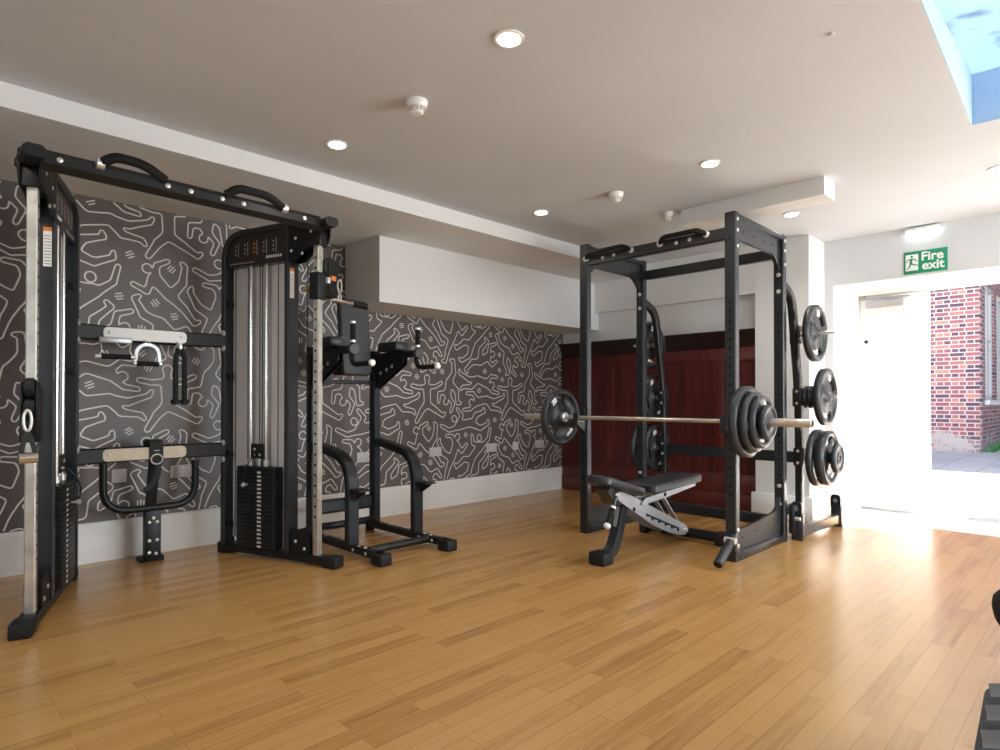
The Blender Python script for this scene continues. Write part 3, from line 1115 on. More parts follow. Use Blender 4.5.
def tower(F, carriage_z, ch):
    mx = F.mtx()
    # base tube with rubber feet
    MB().beam(F(0.05, 0, 0.040), F(0.97, 0, 0.040), 0.075, 0.050, ch=0.006).build('base_tube', 'black', FT)
    MB().box(-0.010, 0.095, -0.042, 0.042, 0.0, 0.070, 0.010, mx).build('foot_cap', 'rubber', FT)
    MB().box(0.915, 1.000, -0.045, 0.045, 0.0, 0.073, 0.010, mx).build('foot_cap', 'rubber', FT)
    # arched housing
    pts = fillet([F(0.95, 0, 0.065), F(0.95, 0, 2.12), F(0.385, 0, 2.125), F(0.385, 0, 0.065)], [0.17, 0.05], 8)
    MB().path(pts, rect(0.095, 0.040, 0.008), up=F.d).build('housing_frame', 'graphite', FT)
    # header panel with exercise pictures
    hp = MB()
    poly = fillet2([(0.40, 1.90), (0.935, 1.90), (0.935, 2.108), (0.40, 2.108)], [0.004, 0.004, 0.15, 0.004])
    hp.prism(poly, F.fr(), -0.022, 0.030)
    hd = hp.build('header_panel', 'header', FT)
    for k in range(5):
        tt = 0.835 - k * 0.084
        p1 = MB().box(tt - 0.016, tt - 0.010, 0.0302, 0.0312, 1.965, 2.060, mtx=mx)
        p1.build('exercise_picture', 'greytext', hd, smooth=False)
        p2 = MB()
        for z in (1.985, 2.012, 2.040):
            p2.cyl(F(tt + 0.012, 0.0302, z), F(tt + 0.012, 0.0312, z), 0.0075, 10)
        p2.build('exercise_picture', 'orange' if k == 2 else 'greytext', hd, smooth=False)
    pt = MB()
    for k in range(13):
        pt.box(0.68 + k * 0.017, 0.68 + k * 0.017 + 0.012, 0.0302, 0.0312, 1.918, 1.926, mtx=mx)
    pt.build('printed_line', 'greytext', hd, smooth=False)
    pt = MB()
    for k in range(7):
        pt.box(0.44 + k * 0.02, 0.44 + k * 0.02 + 0.013, 0.0302, 0.0312, 1.935, 1.952, mtx=mx)
    pt.build('printed_line', 'label', hd, smooth=False)
    # grey shroud, guide rods
    MB().box(0.407, 0.928, -0.030, -0.024, 0.10, 1.90, mtx=mx).build('shroud', 'shroud', FT, smooth=False)
    sh = MB()
    for a in (0.905, 0.79, 0.66, 0.52, 0.45):
        sh.box(a - 0.003, a + 0.003, -0.0238, -0.0215, 0.10, 1.90, mtx=mx)
    sh.build('shroud_ribs', 'header', FT, smooth=False)
    for tt in (0.725, 0.585):
        MB().cyl(F(tt, 0.012, 0.065), F(tt, 0.012, 1.90), 0.0125, 16).build('guide_rod', 'chrome', FT)
        MB().cyl(F(tt, 0.012, 0.590), F(tt, 0.012, 0.63), 0.020, 16, 0.004).build('rod_bushing', 'bolt', FT)
    MB().cyl(F(0.645, 0.012, 0.66), F(0.645, 0.012, 1.90), 0.0035, 8).build('lifting_cable', 'black', FT)
    # weight stack
    n = 19
    dz = 0.5 / n
    for k in range(n):
        z0 = 0.070 + k * dz
        wp = MB().box(0.470, 0.800, -0.020, 0.060, z0, z0 + dz - 0.0016, 0.0016, mx).build('stack_plate', 'black', FT, angle=30)
        MB().box(0.580, 0.614, 0.0602, 0.0610, z0 + 0.006, z0 + dz - 0.008, mtx=mx).build('weight_number', 'dim', wp, smooth=False)
    tpl = MB().box(0.472, 0.798, -0.020, 0.060, 0.570, 0.590, 0.004, mx).build('top_plate', 'black', FT, angle=30)
    MB().box(0.595, 0.700, -0.004, 0.030, 0.640, 0.735, 0.006, mx).build('cable_yoke', 'black', FT, angle=30)
    MB().cyl(F(0.645, 0.012, 0.590), F(0.645, 0.012, 0.642), 0.011, 14).build('selector_stem', 'bolt', FT)
    for tt, z in ((0.67, 0.70), (0.625, 0.665), (0.67, 0.665)):
        bolt(FT, F(tt, 0.030, z), F.w, 0.009)
    pin = MB().lathe([(0, 0.006), (0.02, 0.006), (0.024, 0.014), (0.040, 0.014), (0.044, 0.008)], F(0.700, 0.060, 0.475), F.w, 14)
    pin.build('selector_pin', 'bolt', FT)
    MB().tube(fillet([F(0.700, 0.085, 0.475), F(0.69, 0.11, 0.55), F(0.66, 0.075, 0.63), F(0.66, 0.02, 0.69)], 0.05), 0.004, 8).build('pin_lanyard', 'black', FT)
    # shield clips
    for z in (1.66, 1.18, 0.66, 0.20):
        MB().box(0.895, 0.930, 0.000, 0.030, z - 0.02, z + 0.02, 0.004, mx).build('shield_clip', 'black', FT, angle=30)
    # bolts on the rear upright
    for z in (1.465, 1.365, 0.735, 0.625):
        bolt(FT, F(0.942, 0.0478, z), F.w, 0.020, 0.008)
    # warning label on the outer side of the front upright
    lb = MB().box(0.3642, 0.3650, -0.002, 0.032, 1.665, 1.855, mtx=mx)
    lo = lb.build('warning_label', 'label', FT, smooth=False)
    MB().box(0.3634, 0.3641, -0.002, 0.032, 1.835, 1.855, mtx=mx).build('warning_stripe', 'orange', lo, smooth=False)
    ln = MB()
    for k in range(10):
        ln.box(0.3636, 0.3641, 0.002, 0.028, 1.675 + k * 0.015, 1.680 + k * 0.015, mtx=mx)
    ln.build('fine_print', 'greytext', lo, smooth=False)
    # slide post with height holes
    hs = MB().path([F(0.167, 0, 0.064), F(0.167, 0, 1.976)], rect(0.043, 0.043, 0.005), up=F.d)
    hs.cur = 1
    for k in range(26):
        z = 0.30 + k * 0.064
        hs.cyl(F(0.167, 0.0211, z), F(0.167, 0.0221, z), 0.0085, 12)
    po = hs.build('slide_post', ['galv', 'hole'], FT)
    # top bracket plates
    bp = fillet2([(0.385, 2.135), (0.12, 2.150), (0.095, 2.06), (0.13, 1.975), (0.235, 1.965), (0.28, 1.90), (0.39, 1.885)], [0.01, 0.03, 0.05, 0.03, 0.04, 0.06, 0.02])
    for w in (-0.046, 0.034):
        MB().prism(bp, F.fr(), w, w + 0.010).build('top_bracket', 'black', FT)
    for tt, z in ((0.345, 1.955), (0.31, 2.03), (0.185, 2.06), (0.14, 2.115), (0.255, 1.93)):
        bolt(FT, F(tt, 0.044, z), F.w, 0.010)
    MB().cyl(F(0.26, -0.030, 2.02), F(0.26, 0.030, 2.02), 0.055, 26, 0.006).build('top_pulley', 'rubber', FT)
    MB().box(0.12, 0.21, -0.034, 0.034, 1.976, 2.06, 0.006, mx).build('post_socket', 'black', FT, angle=30)
    # low pulley housing
    MB().prism(fillet2([(0.205, 0.066), (0.355, 0.066), (0.355, 0.17), (0.30, 0.22), (0.205, 0.20)], 0.025), F.fr(), -0.035, 0.035).build('low_pulley_housing', 'black', FT)
    for tt, z in ((0.24, 0.10), (0.31, 0.14)):
        bolt(FT, F(tt, 0.035, z), F.w, 0.011)
    # tight cable along the post
    MB().cyl(F(0.255, -0.005, 0.20), F(0.255, -0.005, 1.96), 0.0035, 8).build('post_cable', 'black', FT)
    # sliding carriage
    z = carriage_z
    ca = MB().box(0.130, 0.206, -0.038, 0.038, z - ch, z + ch, 0.008, mx).build('carriage', 'black', FT, angle=30)
    MB().lathe([(0, 0.008), (0.03, 0.008), (0.034, 0.019), (0.055, 0.019), (0.06, 0.012)], F(0.206, 0.0, z - 0.01), F.d, 14).build('pull_pin', 'brass', ca)
    return ca


# right tower carriage sits high, its pulley swung to the right; left one is at mid height
car_r = tower(FR, 1.725, 0.085)
car_l = tower(FL, 0.955, 0.125)
out = -FR.w
for dz_ in (0.068, -0.060):
    c = FR(0.150, -0.088, 1.785 + dz_)
    pu = MB().cyl(c - FR.d * 0.022, c + FR.d * 0.022, 0.066, 28, 0.010).build('pulley', 'rubber', car_r)
    bolt(pu, c - FR.d * 0.022, -FR.d, 0.013)
pk = MB().prism(fillet2([(-0.045, -0.10), (0.045, -0.10), (0.045, 0.11), (-0.045, 0.11)], 0.044), (FR(0.127, -0.088, 1.785), out, Vector((0, 0, 1)), FR.d), -0.007, 0.0)
pb = pk.build('pulley_bracket', 'black', car_r)
MB().box(0.1185, 0.1197, -0.112, -0.068, 1.770, 1.800, mtx=FR.mtx()).build('bracket_label', 'orange', pb, smooth=False)
MB().box(0.110, 0.160, -0.055, -0.030, 1.745, 1.785, 0.006, FR.mtx()).build('swivel', 'bolt', car_r, angle=30)
# left tower carriage pulley, facing the room
for dz_ in (0.085, -0.005):
    c = FL(0.098, 0.010, 0.99 + dz_)
    MB().cyl(c - FL.w * 0.020, c + FL.w * 0.020, 0.043, 26, 0.008).build('pulley', 'rubber', car_l)
MB().box(0.075, 0.132, -0.022, -0.014, 0.93, 1.10, 0.004, FL.mtx()).build('pulley_bracket', 'black', car_l, angle=30)
MB().box(0.075, 0.132, 0.033, 0.041, 0.93, 1.10, 0.004, FL.mtx()).build('pulley_bracket', 'black', car_l, angle=30)

# overhead bar
TL, TR = FL(0.02, 0.03, 2.092), FR(0.045, 0.045, 2.092)
mid = (TL + TR) / 2
e = (TR - TL).normalized()
up = Vector((0, 0, 1))
ob = MB().path([TL + e * 0.03 + Vector((0, .06, 0)), TR - e * 0.03 + Vector((0, .06, 0))], rect(0.060, 0.092, 0.026)).build('pull_up_bar', 'black', FT)
for a, sgn in ((TL, -1), (TR, 1)):
    MB().path([a + Vector((-e.x * sgn * 0.00, 0.20, 0.0)), a + Vector((0, -0.045, 0.0))], rect(0.085, 0.055, 0.016)).build('bar_end_cap', 'rubber', FT)
for cx_, h in ((-0.325, 0.140), (0.285, 0.165)):
    b0 = mid + e * cx_ + Vector((0, 0.030, 0.030))
    pts = fillet([b0 - e * h, b0 - e * (h - 0.05) + up * 0.042 - Vector((0, 0.03, 0)), b0 + e * (h - 0.10) + up * 0.042 - Vector((0, 0.03, 0)), b0 + e * h + up * 0.0], 0.07, 6)
    MB().tube(pts, 0.023, 16).build('pull_up_grip', 'foam', ob)
    MB().lathe([(-0.016, 0.026), (0.016, 0.026)], b0 + e * (h * (-1 if cx_ < 0 else 1)) + up * 0.003, e, 16).build('grip_ferrule', 'bolt', ob)
for x in (-0.62, -0.17, -0.06, 0.10, 0.215, 0.58):
    bolt(ob, mid + e * x + Vector((0, 0.0295, 0.005)), (0, -1, 0), 0.013)

# rear cross beams, bowed slightly backwards
for z, nm in ((1.415, 'u'), (0.692, 'l')):
    a, b = FL(0.95, 0.03, z), FR(0.95, 0.03, z)
    pts = [a + (b - a) * k / 10 + Vector((0, 0.065 * math.sin(PI * k / 10), 0)) for k in range(11)]
    MB().path(pts, rect(0.040, 0.090, 0.008)).build('cross_beam', 'black', FT)
    # pale hanger plates on the beams
    p = fillet2([(0.875, z - 0.035), (1.332, z - 0.035), (1.332, z + 0.037), (0.875, z + 0.037)], 0.03)
    hpz = MB().prism(p, ((0, 4.212, 0), (1, 0, 0), (0, 0, 1), (0, -1, 0)), 0.0, 0.018).build('hanger_plate', 'plastic' if z > 1 else 'beige', FT)
    for x in (0.905, 1.30):
        bolt(hpz, (x, 4.194, z + 0.005), (0, -1, 0), 0.010)
    if z > 1:
        for x in (0.93, 1.10, 1.282):
            MB().box(x - 0.014, x + 0.014, 4.156, 4.1935, z - 0.056, z - 0.030, 0.004).build('hook', 'plastic', hpz, angle=30)

# dip bar on a bolted stub post
ub = fillet([(0.905, 4.33, 0.64), (0.905, 4.33, 0.335), (1.43, 4.33, 0.335), (1.43, 4.33, 0.62)], 0.15, 8)
MB().tube(ub, 0.022, 16).build('brace_bar', 'black', FT)
sp = MB().box(1.125, 1.215, 4.29, 4.35, 0.006, 0.322, 0.004).build('brace_post', 'black', FT, angle=30)
for x, z in ((1.148, 0.25), (1.192, 0.25), (1.170, 0.275), (1.148, 0.135), (1.192, 0.135), (1.148, 0.06), (1.185, 0.05)):
    bolt(sp, (x, 4.29, z), (0, -1, 0), 0.011)
MB().box(1.10, 1.24, 4.31, 4.40, 0.0, 0.03, 0.006).build('brace_foot', 'rubber', FT, angle=30)
MB().beam((1.17, 4.36, 0.30), (1.17, 4.27, 0.66), 0.06, 0.03, up=(0, 1, 0)).build('brace_strut', 'black', FT)

# ---- attachments hung on the upper plate and beam (things of their own)
def stirrup_wide():
    x, y, z = 0.93, 4.162, 1.36
    o = thing('cable_handle', 'wide silver two-arm cable handle, leftmost on the upper hanger plate', 'cable handle', (x, y, z), 'attachments hung on the cable machine')
    MB().box(x - 0.085, x + 0.085, y - 0.008, y + 0.008, z - 0.003, z + 0.030, 0.005).build('top_plate', 'silver', o, angle=30)
    for s in (-1, 1):
        MB().tube(fillet([(x + s * 0.082, y, z + 0.002), (x + s * 0.07, y - 0.01, z - 0.05), (x + s * 0.085, y - 0.01, z - 0.085)], 0.02), 0.006, 10).build('side_arm', 'chrome', o)
    MB().cyl((x - 0.075, y - 0.01, z - 0.085), (x + 0.075, y - 0.01, z - 0.085), 0.016, 18, 0.003).build('grip', 'foam', o)
    for s in (-1, 1):
        MB().cyl((x + s * 0.075, y - 0.01, z - 0.085), (x + s * 0.105, y - 0.01, z - 0.085), 0.011, 14, 0.002).build('end_sleeve', 'bolt', o)
    return o


def stirrup_d():
    x, y, z = 1.10, 4.162, 1.352
    o = thing('stirrup_handle', 'silver D-shaped stirrup handle with a black grip, middle of the upper hanger plate', 'cable handle', (x, y, z), 'attachments hung on the cable machine')
    pts = [(x - 0.068, y, z - 0.11)] + [(x - 0.062 * math.cos(PI * k / 10), y, z - 0.05 + 0.055 * math.sin(PI * k / 10)) for k in range(11)] + [(x + 0.068, y, z - 0.11)]
    MB().path(pts, rect(0.022, 0.007, 0.002), up=(0, 1, 0)).build('bow', 'silver', o)
    MB().cyl((x - 0.062, y, z - 0.112), (x + 0.062, y, z - 0.112), 0.015, 18, 0.003).build('grip', 'foam', o)
    for s in (-1, 1):
        MB().cyl((x + s * 0.060, y, z - 0.112), (x + s * 0.078, y, z - 0.112), 0.012, 14, 0.002).build('end_cap', 'bolt', o)
    MB().lathe([(-0.006, 0.012), (0.006, 0.012)], (x, y, z + 0.012), (0, 1, 0), 14).build('eyelet', 'bolt', o)
    return o


def tricep_rope():
    x, y, z = 1.282, 4.162, 1.36
    o = thing('rope_attachment', 'black braided rope hanging in two strands from the upper hanger plate', 'rope', (x, y, z), 'attachments hung on the cable machine')
    for s in (-1, 1):
        n = 60
        vs = []
        pts = [(x + s * (0.008 + 0.018 * min(1, k / 10.0)), y - 0.004, z - 0.02 - 0.32 * k / n) for k in range(n + 1)]
        mb = MB()
        for st in range(3):
            sp_ = [(px_ + 0.008 * math.cos(k * 0.55 + st * 2.09), py_ + 0.008 * math.sin(k * 0.55 + st * 2.09), pz_) for k, (px_, py_, pz_) in enumerate(pts)]
            mb.tube(sp_, 0.0095, 8)
        mb.build('rope_strand', 'rope', o)
        MB().lathe([(0, 0.016), (0.006, 0.026), (0.026, 0.026), (0.034, 0.016)], (x + s * 0.028, y - 0.004, z - 0.335), (0, 0, -1), 16).build('rope_end', 'rubber', o)
    MB().box(x - 0.012, x + 0.012, y - 0.014, y + 0.010, z - 0.03, z + 0.014, 0.005).build('rope_clamp', 'bolt', o, angle=30)
    return o


def ankle_strap():
    x, y, z = 1.158, 4.205, 0.70
    o = thing('ankle_strap', 'dark webbing strap with a metal ring wrapped over the lower hanger plate', 'strap', (x, y, z), 'attachments hung on the cable machine')
    loop = fillet([(x, 4.190, 0.625), (x, 4.184, 0.70), (x, 4.190, 0.765), (x, 4.265, 0.772), (x, 4.325, 0.762), (x, 4.332, 0.64)], 0.02)
    MB().path(loop, rect(0.075, 0.008, 0.002), up=(0, -0.3, 1)).build('cuff', 'strap', o)
    tail = fillet([(x + 0.012, 4.188, 0.66), (x + 0.012, 4.186, 0.58), (x - 0.005, 4.186, 0.52), (x - 0.07, 4.186, 0.46)], 0.05)
    MB().path(tail, rect(0.032, 0.006, 0.001), up=(0, 1, 0)).build('tail', 'strap', o)
    ring = [(x + 0.032 * math.cos(2 * PI * k / 20), 4.180, 0.655 + 0.030 * math.sin(2 * PI * k / 20)) for k in range(20)]
    MB().path(ring, circ(0.005, 8), up=(0, 1, 0), closed=True).build('ring', 'bolt', o)
    MB().box(x - 0.018, x + 0.018, 4.181, 4.188, 0.70, 0.712, 0.002).build('sewn_tag', 'label', o, smooth=False)
    return o


stirrup_wide()
stirrup_d()
tricep_rope()
ankle_strap()

# single handle clipped to the left carriage
c0 = FL(0.045, 0.012, 0.975)
o = thing('carabiner_handle', 'chrome snap hook and small hanging handle on the left tower pulley', 'cable handle', tuple(c0))
ring = [c0 + Vector((0.014 * math.cos(2 * PI * k / 20), 0, -0.045 + 0.045 * math.sin(2 * PI * k / 20))) for k in range(20)]
MB().path(ring, circ(0.006, 8), up=(0, 1, 0), closed=True).build('snap_hook', 'bolt', o)
for s in (-1, 1):
    MB().path(fillet([c0 + Vector((0, 0, -0.088)), c0 + Vector((s * 0.010, -0.01, -0.12)), c0 + Vector((s * 0.022, -0.02, -0.165)), c0 + Vector((s * 0.026, -0.025, -0.195))], 0.03), rect(0.020, 0.004, 0.001), up=(0, 1, 0)).build('web_loop', 'strap', o)
MB().lathe([(-0.036, 0.012), (-0.032, 0.024), (0.032, 0.024), (0.036, 0.012)], c0 + Vector((0, -0.025, -0.205)), (1, 0, 0), 18).build('grip', 'chrome', o)
# carabiner and chromed short bar hung on the high right carriage
c1 = FR(0.085, -0.105, 1.742)
o = thing('short_cable_bar', 'chrome straight bar with a black end grip hung high on the right tower pulley', 'cable handle', tuple(c1))
ring = [c1 + Vector((0.014 * math.cos(2 * PI * k / 20), 0, -0.005 + 0.040 * math.sin(2 * PI * k / 20))) for k in range(20)]
MB().path(ring, circ(0.005, 8), up=(0, 1, 0), closed=True).build('snap_hook', 'galv', o)
cl = MB()
for k in range(2):
    cc = c1 + Vector((0, 0, -0.055 - k * 0.022))
    lk = [cc + (Vector((0.010 * math.cos(2 * PI * q / 14), 0, 0.015 * math.sin(2 * PI * q / 14))) if k % 2 else Vector((0, 0.010 * math.cos(2 * PI * q / 14), 0.015 * math.sin(2 * PI * q / 14)))) for q in range(14)]
    cl.path(lk, circ(0.0035, 6), up=(0, 1, 0) if k % 2 else (1, 0, 0), closed=True)
cl.build('chain', 'galv', o)
bc = c1 + Vector((0, 0, -0.100))
bd = Vector((0.85, -0.45, -0.155)).normalized()
MB().cyl(bc - bd * 0.045, bc + bd * 0.135, 0.011, 16).build('bar', 'chrome', o)
MB().cyl(bc + bd * 0.085, bc + bd * 0.175, 0.020, 18, 0.004).build('end_grip', 'foam', o)

# ================================================================== dip and knee raise station
DS = thing('dip_station', 'black dip and knee raise tower with padded backrest between the cable machine and the rack', 'gym machine', (2.415, 3.8, 0))
XL, XR = 2.15, 2.68
for x in (XL, XR):
    MB().beam((x, 3.22, 0.050), (x, 4.18, 0.050), 0.055, 0.048, ch=0.006).build('base_rail', 'black', DS)
    MB().box(x - 0.043, x + 0.043, 3.16, 3.275, 0.0, 0.074, 0.010).build('foot_cap', 'rubber', DS)
    MB().box(x - 0.032, x + 0.032, 4.14, 4.19, 0.0, 0.076, 0.008).build('foot_cap', 'rubber', DS)
    up_ = MB().beam((x, 4.10, 0.074), (x, 4.10, 1.40), 0.060, 0.075, up=(0, 1, 0), ch=0.007).build('upright', 'black', DS)
    pts = fillet([(x, 4.075, 0.70), (x, 3.94, 0.685), (x, 3.56, 0.62), (x, 3.56, 0.07)], [0.10, 0.30], 10)
    MB().path(pts, rect(0.055, 0.085, 0.010), up=(1, 0, 0)).build('support_leg', 'black', DS)
    st = MB().prism(fillet2([(0, 0), (0.125, 0), (0.125, -0.008), (0.05, -0.05), (0, -0.075)], 0.004), ((x, 3.52, 0.43), (0, -1, 0), (0, 0, 1), (1, 0, 0)), -0.004, 0.004)
    so = st.build('step_gusset', 'black', DS)
    MB().box(x - 0.045, x + 0.045, 3.395, 3.52, 0.430, 0.440, 0.003).build('step_plate', 'black', DS, angle=30)
    # arm tube, pad, grips
    MB().beam((x, 4.12, 1.355), (x, 3.555, 1.355), 0.055, 0.050, ch=0.008).build('arm_tube', 'black', DS)
    MB().box(x - 0.062, x + 0.062, 3.735, 3.985, 1.384, 1.455, 0.018).build('arm_pad', 'vinyl', DS, angle=30)
    MB().lathe([(0, 0.036), (0.012, 0.040), (0.030, 0.040), (0.038, 0.034)], (x, 3.565, 1.355), (0, -1, 0), 24).build('arm_end_cap', 'greyvinyl', DS)
    g = [(x, 3.565, 1.36), (x, 3.555, 1.40), (x, 3.55, 1.52)]
    MB().tube(fillet(g, 0.02), 0.013, 12).build('hand_grip_stem', 'black', DS)
    MB().cyl((x, 3.55, 1.415), (x, 3.55, 1.525), 0.018, 18, 0.003).build('hand_grip', 'foam', DS)
    for z in (1.408, 1.532):
        MB().lathe([(-0.007, 0.019), (0.007, 0.019)], (x, 3.55, z), (0, 0, 1), 16).build('grip_ring', 'bolt', DS)
    d = fillet([(x, 3.57, 1.345), (x, 3.555, 1.255), (x, 3.335, 1.255)], 0.07, 8)
    MB().tube(d, 0.017, 14).build('dip_handle', 'foam', DS)
    MB().lathe([(0, 0.016), (0.010, 0.024), (0.022, 0.024), (0.030, 0.014)], (x, 3.34, 1.255), (0, -1, 0), 18).build('handle_end', 'bolt', DS)
    # drilled bracket under the arm
    br = MB()
    br.prism(fillet2([(4.065, 1.10), (4.065, 1.335), (3.70, 1.335), (3.70, 1.285)], 0.012), ((x, 0, 0), (0, 1, 0), (0, 0, 1), (1, 0, 0)), -0.022, -0.014)
    br.prism(fillet2([(4.065, 1.10), (4.065, 1.335), (3.70, 1.335), (3.70, 1.285)], 0.012), ((x, 0, 0), (0, 1, 0), (0, 0, 1), (1, 0, 0)), 0.014, 0.022)
    br.cur = 1
    hl = br
    for yy, zz in ((3.99, 1.225), (3.91, 1.25), (3.84, 1.272)):
        for sx in (-1, 1):
            hl.cyl((x + sx * 0.0219, yy, zz), (x + sx * 0.0228, yy, zz), 0.014, 16)
    br.build('arm_bracket', ['black', 'socketp'], DS)
    for yy, zz, ax in ((3.50, 0.050, 0), (3.35, 0.050, 0), (3.47, 0.076, 2), (3.40, 0.076, 2), (3.90, 0.076, 2)):
        bolt(DS, (x + (0.0275 if ax == 0 else 0), yy, zz - (0.002 if ax == 2 else 0)), (1, 0, 0) if ax == 0 else (0, 0, 1), 0.011)
        if ax == 0:
            bolt(DS, (x - 0.0275, yy, zz), (-1, 0, 0), 0.011)
MB().cyl((XL + 0.027, 3.40, 0.052), (XR - 0.027, 3.40, 0.052), 0.026, 20).build('front_crossbar', 'black', DS)
MB().beam((XL + 0.03, 4.10, 1.155), (XR - 0.03, 4.10, 1.155), 0.05, 0.028, ch=0.005).build('upper_crossbar', 'black', DS)
MB().beam((XL + 0.03, 4.11, 0.235), (XR - 0.03, 4.11, 0.235), 0.050, 0.105, ch=0.02).build('lower_crossbar', 'graphite', DS)
MB().tube(fillet([(XL + 0.02, 4.10, 0.10), (XL + 0.12, 4.02, 0.11), (XR - 0.12, 4.02, 0.11), (XR - 0.02, 4.10, 0.10)], 0.1), 0.026, 14).build('rear_crossbar', 'black', DS)
bk = fillet2([(-0.124, 0), (0.124, 0), (0.124, 0.565), (-0.124, 0.565)], 0.045)
pad_n = Vector((0, -1, 0.10)).normalized()
pad_u = Vector((0, 0.10, 1)).normalized()
pd = MB().prism(bk, ((2.425, 3.985, 1.195), (1, 0, 0), pad_u, pad_n), 0.0, 0.055)
bpad = pd.build('back_pad', 'greyvinyl', DS)
bpad.modifiers.new('round', 'BEVEL').width = 0.012
sm = MB()
for z in (0.17, 0.43):
    sm.box(-0.116, 0.116, 0, 0.0015, z - 0.002, z + 0.002)
seam = MB()
for z in (0.17, 0.43):
    a = Vector((2.425, 3.985, 1.195)) + pad_u * z + pad_n * 0.0555
    seam.beam(a - Vector((0.112, 0, 0)), a + Vector((0.112, 0, 0)), 0.004, 0.0015)
seam.build('stitching', 'black', bpad, smooth=False)
MB().box(2.33, 2.50, 3.99, 4.13, 1.205, 1.30, 0.006).build('pad_mount', 'black', DS, angle=30)

# ================================================================== power rack
PR = thing('power_rack', 'dark steel power rack with pull-up grips, plate storage and a loaded barbell', 'power rack', (4.2, 2.31, 0))
XF, XB, YR, YL = 3.79, 4.578, 1.732, 2.893
HT = 2.21
for x, y, sgn in ((XF, YR, -1), (XF, YL, 1), (XB, YR, -1), (XB, YL, 1)):
    hs = MB().beam((x, y, 0.0), (x, y, HT), 0.072, 0.056, up=(1, 0, 0), ch=0.005)
    hs.cur = 1
    zt = 1.66
    for k in range(22):
        z = 0.42 + k * 0.058
        hs.cyl((x - 0.0275, y, z), (x - 0.0288, y, z), 0.0105, 12)
    for z in (2.05, 1.80, 1.50):
        hs.cyl((x - 0.0275, y, z), (x - 0.0288, y, z), 0.008, 12)
    po = hs.build('upright', ['graphite', 'hole'], PR)
    MB().box(x - 0.026, x + 0.026, y - 0.034, y + 0.034, HT, HT + 0.006, 0.003).build('post_cap', 'rubber', po, angle=30)
for k in range(7):
    pass
